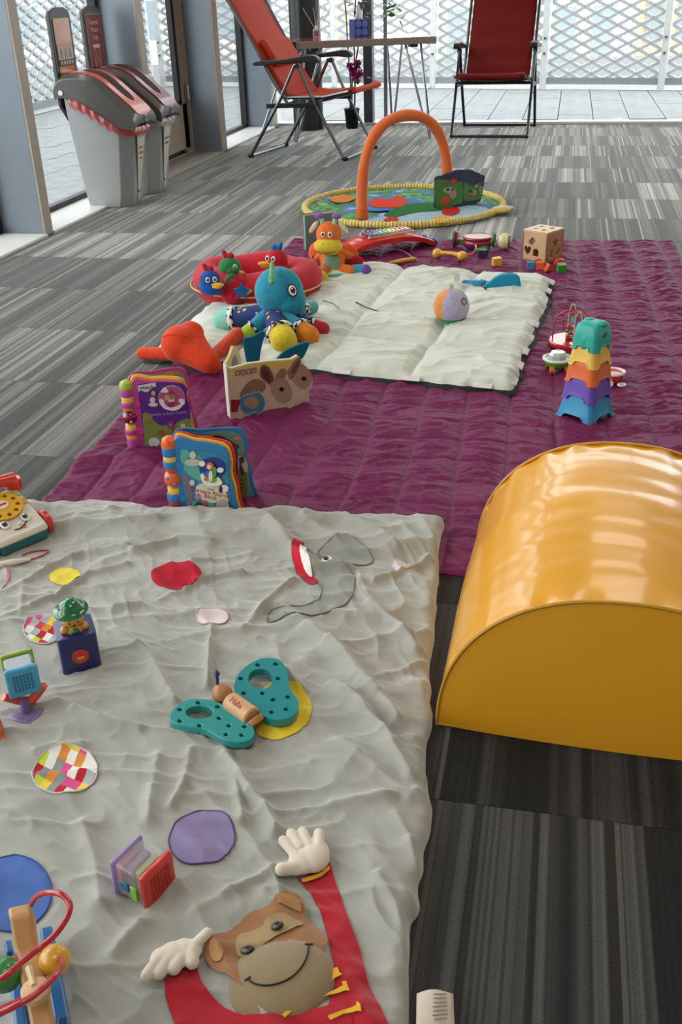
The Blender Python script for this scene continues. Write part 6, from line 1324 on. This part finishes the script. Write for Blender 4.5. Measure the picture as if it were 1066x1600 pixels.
# swivel cube on a purple plate
p0 = at(*cc7(250,1150),.026); rt = empty('spinning_cube', (p0.x,p0.y,.022), 0, 'light blue block on an orange fork and purple plate at the left edge', 'toy'); o_ = rt.location.copy()
pl = [at(*cc7(x,y),.030)-o_ for x,y in ((50,1190),(285,1252),(460,1060),(240,1000))]
MB().prism([(p.x,p.y) for p in pl],0,.008).go('plate', P('#7a6a98'), rt, bev=.003, seg=3); MB().cone((0,0,.008),(0,0,.030),.009,.006).go('pivot', P('#6a5a88'), rt)
pc2 = [at(*cc7(x,y),z)-o_ for x,y,z in ((30,1000,.062),(160,1030,.045),(280,1040,.042),(350,970,.052),(410,890,.066))]
MB().tube(pc2,[.0062,.007,.009,.007,.0062],12).go('fork', P('#d9481f',.5), rt)
u_ = (at(*cc7(350,950),.06)-at(*cc7(100,1020),.06)).normalized(); v_ = Vector((-u_.y,u_.x,0)); cb_ = Vector((at(*cc7(215,860),.085)-o_)); cb_ = cb_+v_*.022
M4 = Matrix((u_,v_,Vector((0,0,1)))).transposed().to_4x4(); M4.translation = cb_
CY = P('#3f9cc2',.5); B = MB(); B.box((0,0,0),(.050,.010,.052)); B.b.transform(M4 @ Matrix.Translation((0,-.020,0))); fr = B.go('face_plate', CY, rt, bev=.004, seg=3)
B = MB(); B.box((0,0,0),(.044,.036,.046)); B.b.transform(M4 @ Matrix.Translation((0,.001,0))); B.go('clear_shell', clearm('#9aa2a6',.6), rt, bev=.004, seg=3)
B = MB(); B.box((0,0,0),(.050,.008,.052)); B.b.transform(M4 @ Matrix.Translation((0,.024,0))); B.go('back_plate', P('#8fb038'), rt, bev=.003); B = MB(); B.ball((0,0,0),.012,n=14); B.b.transform(M4 @ Matrix.Translation((0,.002,.004))); B.go('rattle_ball', P('#c9a96a',.8), rt)
dotm = P('#1a6a92')
for i in range(6):
    for j in range(5):
        B = MB(); B.box((-.013+.0052*i,-.0254,-.012+.0062*j),(.0030,.0012,.0038)); B.b.transform(M4); B.go('grille_hole', dotm, fr)
# small orange toy at the left edge
p0 = at(2,1148,.03); rt = empty('orange_cup', (p0.x-.014,p0.y,.020), 0, 'small clear orange toy cup cut off by the left edge', 'toy')
MB().lathe([(.024,0),(.026,.003),(.024,.006),(.018,.010),(.014,.045),(.012,.05),(.001,.05)],n=24).go('cup', mat('#d9603a',.2,alpha=.8,coat=.6), rt); MB().torus((0,0,.005),.024,.003,n=28).go('rim', P('#d9431f'), rt); MB().torus((0,0,.048),.012,.003,n=20).go('top_ring', P('#e0912c'), rt)
# clear peek block with red and purple sides
cr3 = lambda x,y: (x*.28143, 1300+y*.28143)
a = at(*cr3(818,438),.026); b = at(*cr3(948,300),.026); u_ = (b-a); u_.z = 0; u_.normalize(); v_ = Vector((-u_.y,u_.x,0)); S5 = .056
rt = empty('peek_block', (a.x+u_.x*S5/2,a.y+u_.y*S5/2,.022), math.atan2(u_.y,u_.x), 'clear toy block with a red grille side and a lilac side', 'toy block')
rd = MB().box((0,.004,S5/2),(S5,.010,S5)).go('red_side', P('#cf2a20',.4), rt, bev=.005, seg=3); MB().box((0,.052,S5/2),(S5,.008,S5)).go('lilac_side', P('#9a86c0',.4), rt, bev=.004, seg=3)
MB().box((0,.031,S5/2),(S5*.90,.046,S5*.90)).go('clear_shell', clearm('#d8d4d6',.32), rt, bev=.004, seg=3)
MB().box((0,.031,.010),(S5*.8,.044,.008)).go('inner_floor', P('#5a5f66'), rt); MB().box((-.006,.046,.030),(.034,.008,.036)).go('inner_panel', P('#c9306a'), rt, bev=.001); MB().box((.0,.032,.030),(.034,.010,.036)).go('inner_panel', P('#7a5a7a'), rt, bev=.001); MB().box((.0,.018,.030),(.034,.008,.036)).go('inner_panel', P('#9aa62c'), rt, bev=.001)
MB().box((-.0265,.020,.020),(.003,.010,.022)).go('slider', P('#7fc23a'), rt, bev=.001); MB().box((-.0262,.036,.024),(.002,.014,.014)).go('slider', P('#1f6f8a'), rt, bev=.001)
for i in range(6):
    for j in range(6): MB().box((-.015+.006*i,-.0013,.012+.006*j),(.0036,.0008,.0036)).go('grille_hole', P('#a81c16'), rd)
# toy telephone
a, b = at(0,876,.02), at(84,840,.02); u_ = (b-a); u_.z = 0; PW = u_.length; u_.normalize(); v_ = Vector((-u_.y,u_.x,0)); mid = (a+b)/2
rt = empty('toy_telephone', (mid.x,mid.y,.020), math.atan2(u_.y,u_.x), 'white pull-along toy telephone with yellow dial, red handset and smiling face', 'toy telephone'); w = PW/2-.006
prf = [(.0,.022),(.0,.034),(.010,.041),(.022,.046),(.105,.080),(.118,.082),(.130,.074),(.135,.022)]
B = MB(); B.prism([(y,z) for y,z in prf], -w, w, M=PM((0,0,0),(0,1,0),(0,0,1))); B.go('body', P('#e0d8c8',.4), rt, bev=.006, seg=4)
MB().prism([(.002,.004),(.132,.004),(.132,.024),(.002,.024)], -w+.002, w-.002, M=PM((0,0,0),(0,1,0),(0,0,1))).go('base', P('#17686c'), rt, bev=.003)
sl_ = Vector((0,.083,.034)).normalized(); nn = Vector((0,-sl_.z,sl_.y)); fo = Vector((0,.022,.0465)); MF = PM(fo,(1,0,0),sl_)
FP = lambda l, z0, z1, m, nm, par=rt, hs=(), bev=0.: MB().prism(l,z0,z1,hs,M=MF).go(nm,m,par,bev=bev)
holes = [ell(.0+.032*math.cos(R(36*i+18)),.058+.028*math.sin(R(36*i+18)),.0052,.0048,12) for i in range(10)]
FP(ell(0,.058,.043,.038,40),.002,.007,P('#e0a62c',.4),'dial',hs=holes,bev=.0008); FP(ell(0,.058,.041,.036,30),.0005,.0025,P('#9a6a18'),'dial_well'); FP(ell(0,.060,.014,.011,24),.007,.0085,P('#e6dccc'),'dial_badge')
FP(rrect(-.010,.0575,.010,.0625,.001),.0085,.0092,RE1,'badge_stripe')
FP([(-w+.002,.008),(-w+.030,.010),(-w+.028,.024),(-w+.012,.038),(-w+.002,.040)],.0004,.0012,P('#b3305a'),'side_print'); FP([(w-.002,.045),(w-.022,.048),(w-.030,.060),(w-.010,.066),(w-.002,.060)],.0004,.0012,P('#d9a24a'),'side_print'); FP([(w-.004,.070),(w-.022,.082),(w-.040,.094),(w-.030,.095),(w-.006,.088)],.0004,.0012,P('#9fb05a'),'side_print')
for x in (-.022,.024): eye(rt, fo+Vector((x,0,0))+sl_*.012+nn*.001, nn, .0115, ir='#1c1c28')
MB().tube([fo+Vector((x,0,0))+sl_*y+nn*.0012 for x,y in ((-.012,-.008),(-.002,-.010),(.010,-.006),(.022,.002),(.030,.007))] ,.0012,6).go('smile', BLK, rt)
MB().ball(fo+Vector((.006,0,0))+sl_*.002+nn*.001,(.004,.003,.0035),n=12).go('nose', P('#e6dccc'), rt); MB().prism([(.0,-.0105),(.016,-.005),(.012,-.012)],.0005,.0012,M=MF).go('tongue', P('#c9606a'), rt)
B = MB(); B.tube([(-w-.004,.122,.098),(-.03,.122,.103),(.03,.122,.103),(w+.004,.122,.098)],[.016,.013,.013,.016],16); B.go('handset', P('#cf2d20',.5), rt, bev=.002)
for x in (-w,w): MB().cone((x,.122,.076),(x,.122,.102),.017,.019,18).go('handset_cup', P('#cf2d20',.5), rt, bev=.003)
for s in (-1,1):
    for y in (.030,.105): B = MB(); B.cone((s*(w+.001),y,.026),(s*(w+.015),y,.026),.026,n=28); B.go('wheel', P('#c42a20',.4), rt, bev=.003)
cdm = P('#b8283f'); cp = [at(x,y,.03) for x,y in ((-12,892),(10,880),(40,873),(62,866),(74,858),(70,856),(50,866),(20,878),(-10,886))]
ln_ = empty('pull_cord', (0,0,0), 0, 'red pull string with a white wooden handle in front of the toy telephone', 'cord')
def onb(l, dz=.002): return [Vector((p.x,p.y,bh(p.x,p.y)+dz)) for p in [at(x,y,.025) for x,y in l]]
MB().tube([Vector(q_) for q_ in crom([tuple(p) for p in onb([(-12,888),(20,880),(48,874),(66,866),(75,858),(68,857),(50,863),(34,868)])],4,False)],.0016,6).go('string', cdm, ln_)
MB().tube([Vector(q_) for q_ in crom([tuple(p) for p in onb([(-15,880),(0,885),(12,892),(15,905),(8,920),(-12,940)])],4,False)],.0016,6).go('string', cdm, ln_)
hp_ = onb([(-10,890),(48,876)],.006); MB().tube([hp_[0],hp_[0].lerp(hp_[1],.5),hp_[1]],[.006,.0075,.003],12).go('handle', P('#ddd5c8'), ln_)
# bead roller bottom left
c6 = lambda x,y: (x*.13752, 1380+y*.13752)
def q6(x,y,z): return at(*c6(x,y),z)
p0 = q6(350,1200,.03); rt = empty('bead_roller', (p0.x,p0.y,.02), 0, 'wooden bead roller with blue side rails and looping red wire, bottom left corner', 'toy'); o_ = rt.location.copy()
LW = mat('#c2915c',.45,var=.10,vs=14,coat=.1)
B = MB(); rows = []
spine_ = [((75,270),(345,215),.150,.03),((100,390),(355,350),.150,.025),((150,690),(400,640),.128,.02),((190,830),(440,770),.120,.02),((225,1100),(500,1010),.120,.02),((290,1330),(540,1280),.110,.02),((345,1640),(610,1600),.095,.02),((380,1900),(680,1860),.085,.02)]
for l, r, z, th in spine_:
    pl_, pr_ = q6(*l,z)-o_, q6(*r,z)-o_; dn = Vector((0,.0,-th)); rows.append([B.b.verts.new(pl_),B.b.verts.new(pr_),B.b.verts.new(pr_+dn+Vector((0,.004,0))),B.b.verts.new(pl_+dn+Vector((0,.004,0)))])
for a, b in zip(rows, rows[1:]):
    for k in range(4): B.b.faces.new((a[k],a[(k+1)%4],b[(k+1)%4],b[k]))
B.b.faces.new(rows[0]); B.b.faces.new(rows[-1][::-1]); B.go('body', LW, rt, bev=.004, seg=3)
def rail(pts_, z, nm, m, th=.03):
    l = [q6(x,y,z)-o_ for x,y in pts_]; MB().prism([(p.x,p.y) for p in l], z-th-o_.z, z-o_.z).go(nm, m, rt, bev=.003, seg=3)
BLU = P('#1f5f96',.3)
rail([(450,500),(590,470),(640,740),(800,1600),(830,1900),(620,1900),(600,1500),(480,900)], .062, 'side_rail', BLU,.04); rail([(30,660),(120,620),(190,900),(320,1600),(330,1900),(190,1900),(120,1200),(60,860)], .062, 'side_rail', BLU,.04)
rail([(640,1520),(780,1480),(810,1700),(650,1720)], .080, 'rail_block', P('#17507f'),.03); rail([(50,690),(110,670),(130,780),(60,800)], .07, 'rail_block', P('#17507f'),.02)
for x,y,z,r,c_ in ((620,870,.120,.0165,'#d9a02c'),(55,1040,.115,.0185,'#2a7a30'),(500,830,.095,.012,'#202440'),(175,960,.105,.013,'#a82c44')): MB().ball(q6(x,y,z)-o_,(r,r,r*.95),n=24).go('bead', P(c_,.5), rt)
MB().cone(q6(540,860,.105)-o_, q6(130,1000,.105)-o_,.004).go('axle', LW, rt)
W1 = [(350,245,.135),(400,170,.15),(480,120,.165),(580,105,.175),(680,120,.180),(760,180,.178),(795,260,.175),(770,370,.17),(700,490,.165),(600,610,.16),(470,720,.155),(330,830,.155),(200,940,.155),(80,1040,.155),(-60,1120,.15)]
W2 = [(680,870,.13),(705,910,.135),(690,970,.142),(620,1060,.15),(500,1180,.155),(350,1300,.155),(200,1380,.155),(0,1480,.15),(-100,1520,.15)]
W3 = [(300,1310,.12),(200,1350,.12),(80,1400,.12),(-60,1460,.12)]
for w_ in (W1,W2,W3): MB().tube([Vector(q_) for q_ in crom([tuple(q6(*p)-o_) for p in w_],5,False)],.0034,10).go('wire', P('#b5202c',.6,.25), rt)
MB().tube([q6(330,960,.128)-o_,q6(385,1160,.128)-o_],[.0042,.0030],8).go('peg', mat('#d9c29a',.5), rt); MB().lathe([(.0145,0),(.0150,.003),(.0145,.008),(.012,.010),(.001,.010)],c=q6(415,1260,.118)-o_,n=26).go('wooden_knob', mat('#cfa57a',.5,var=.08,vs=40), rt)
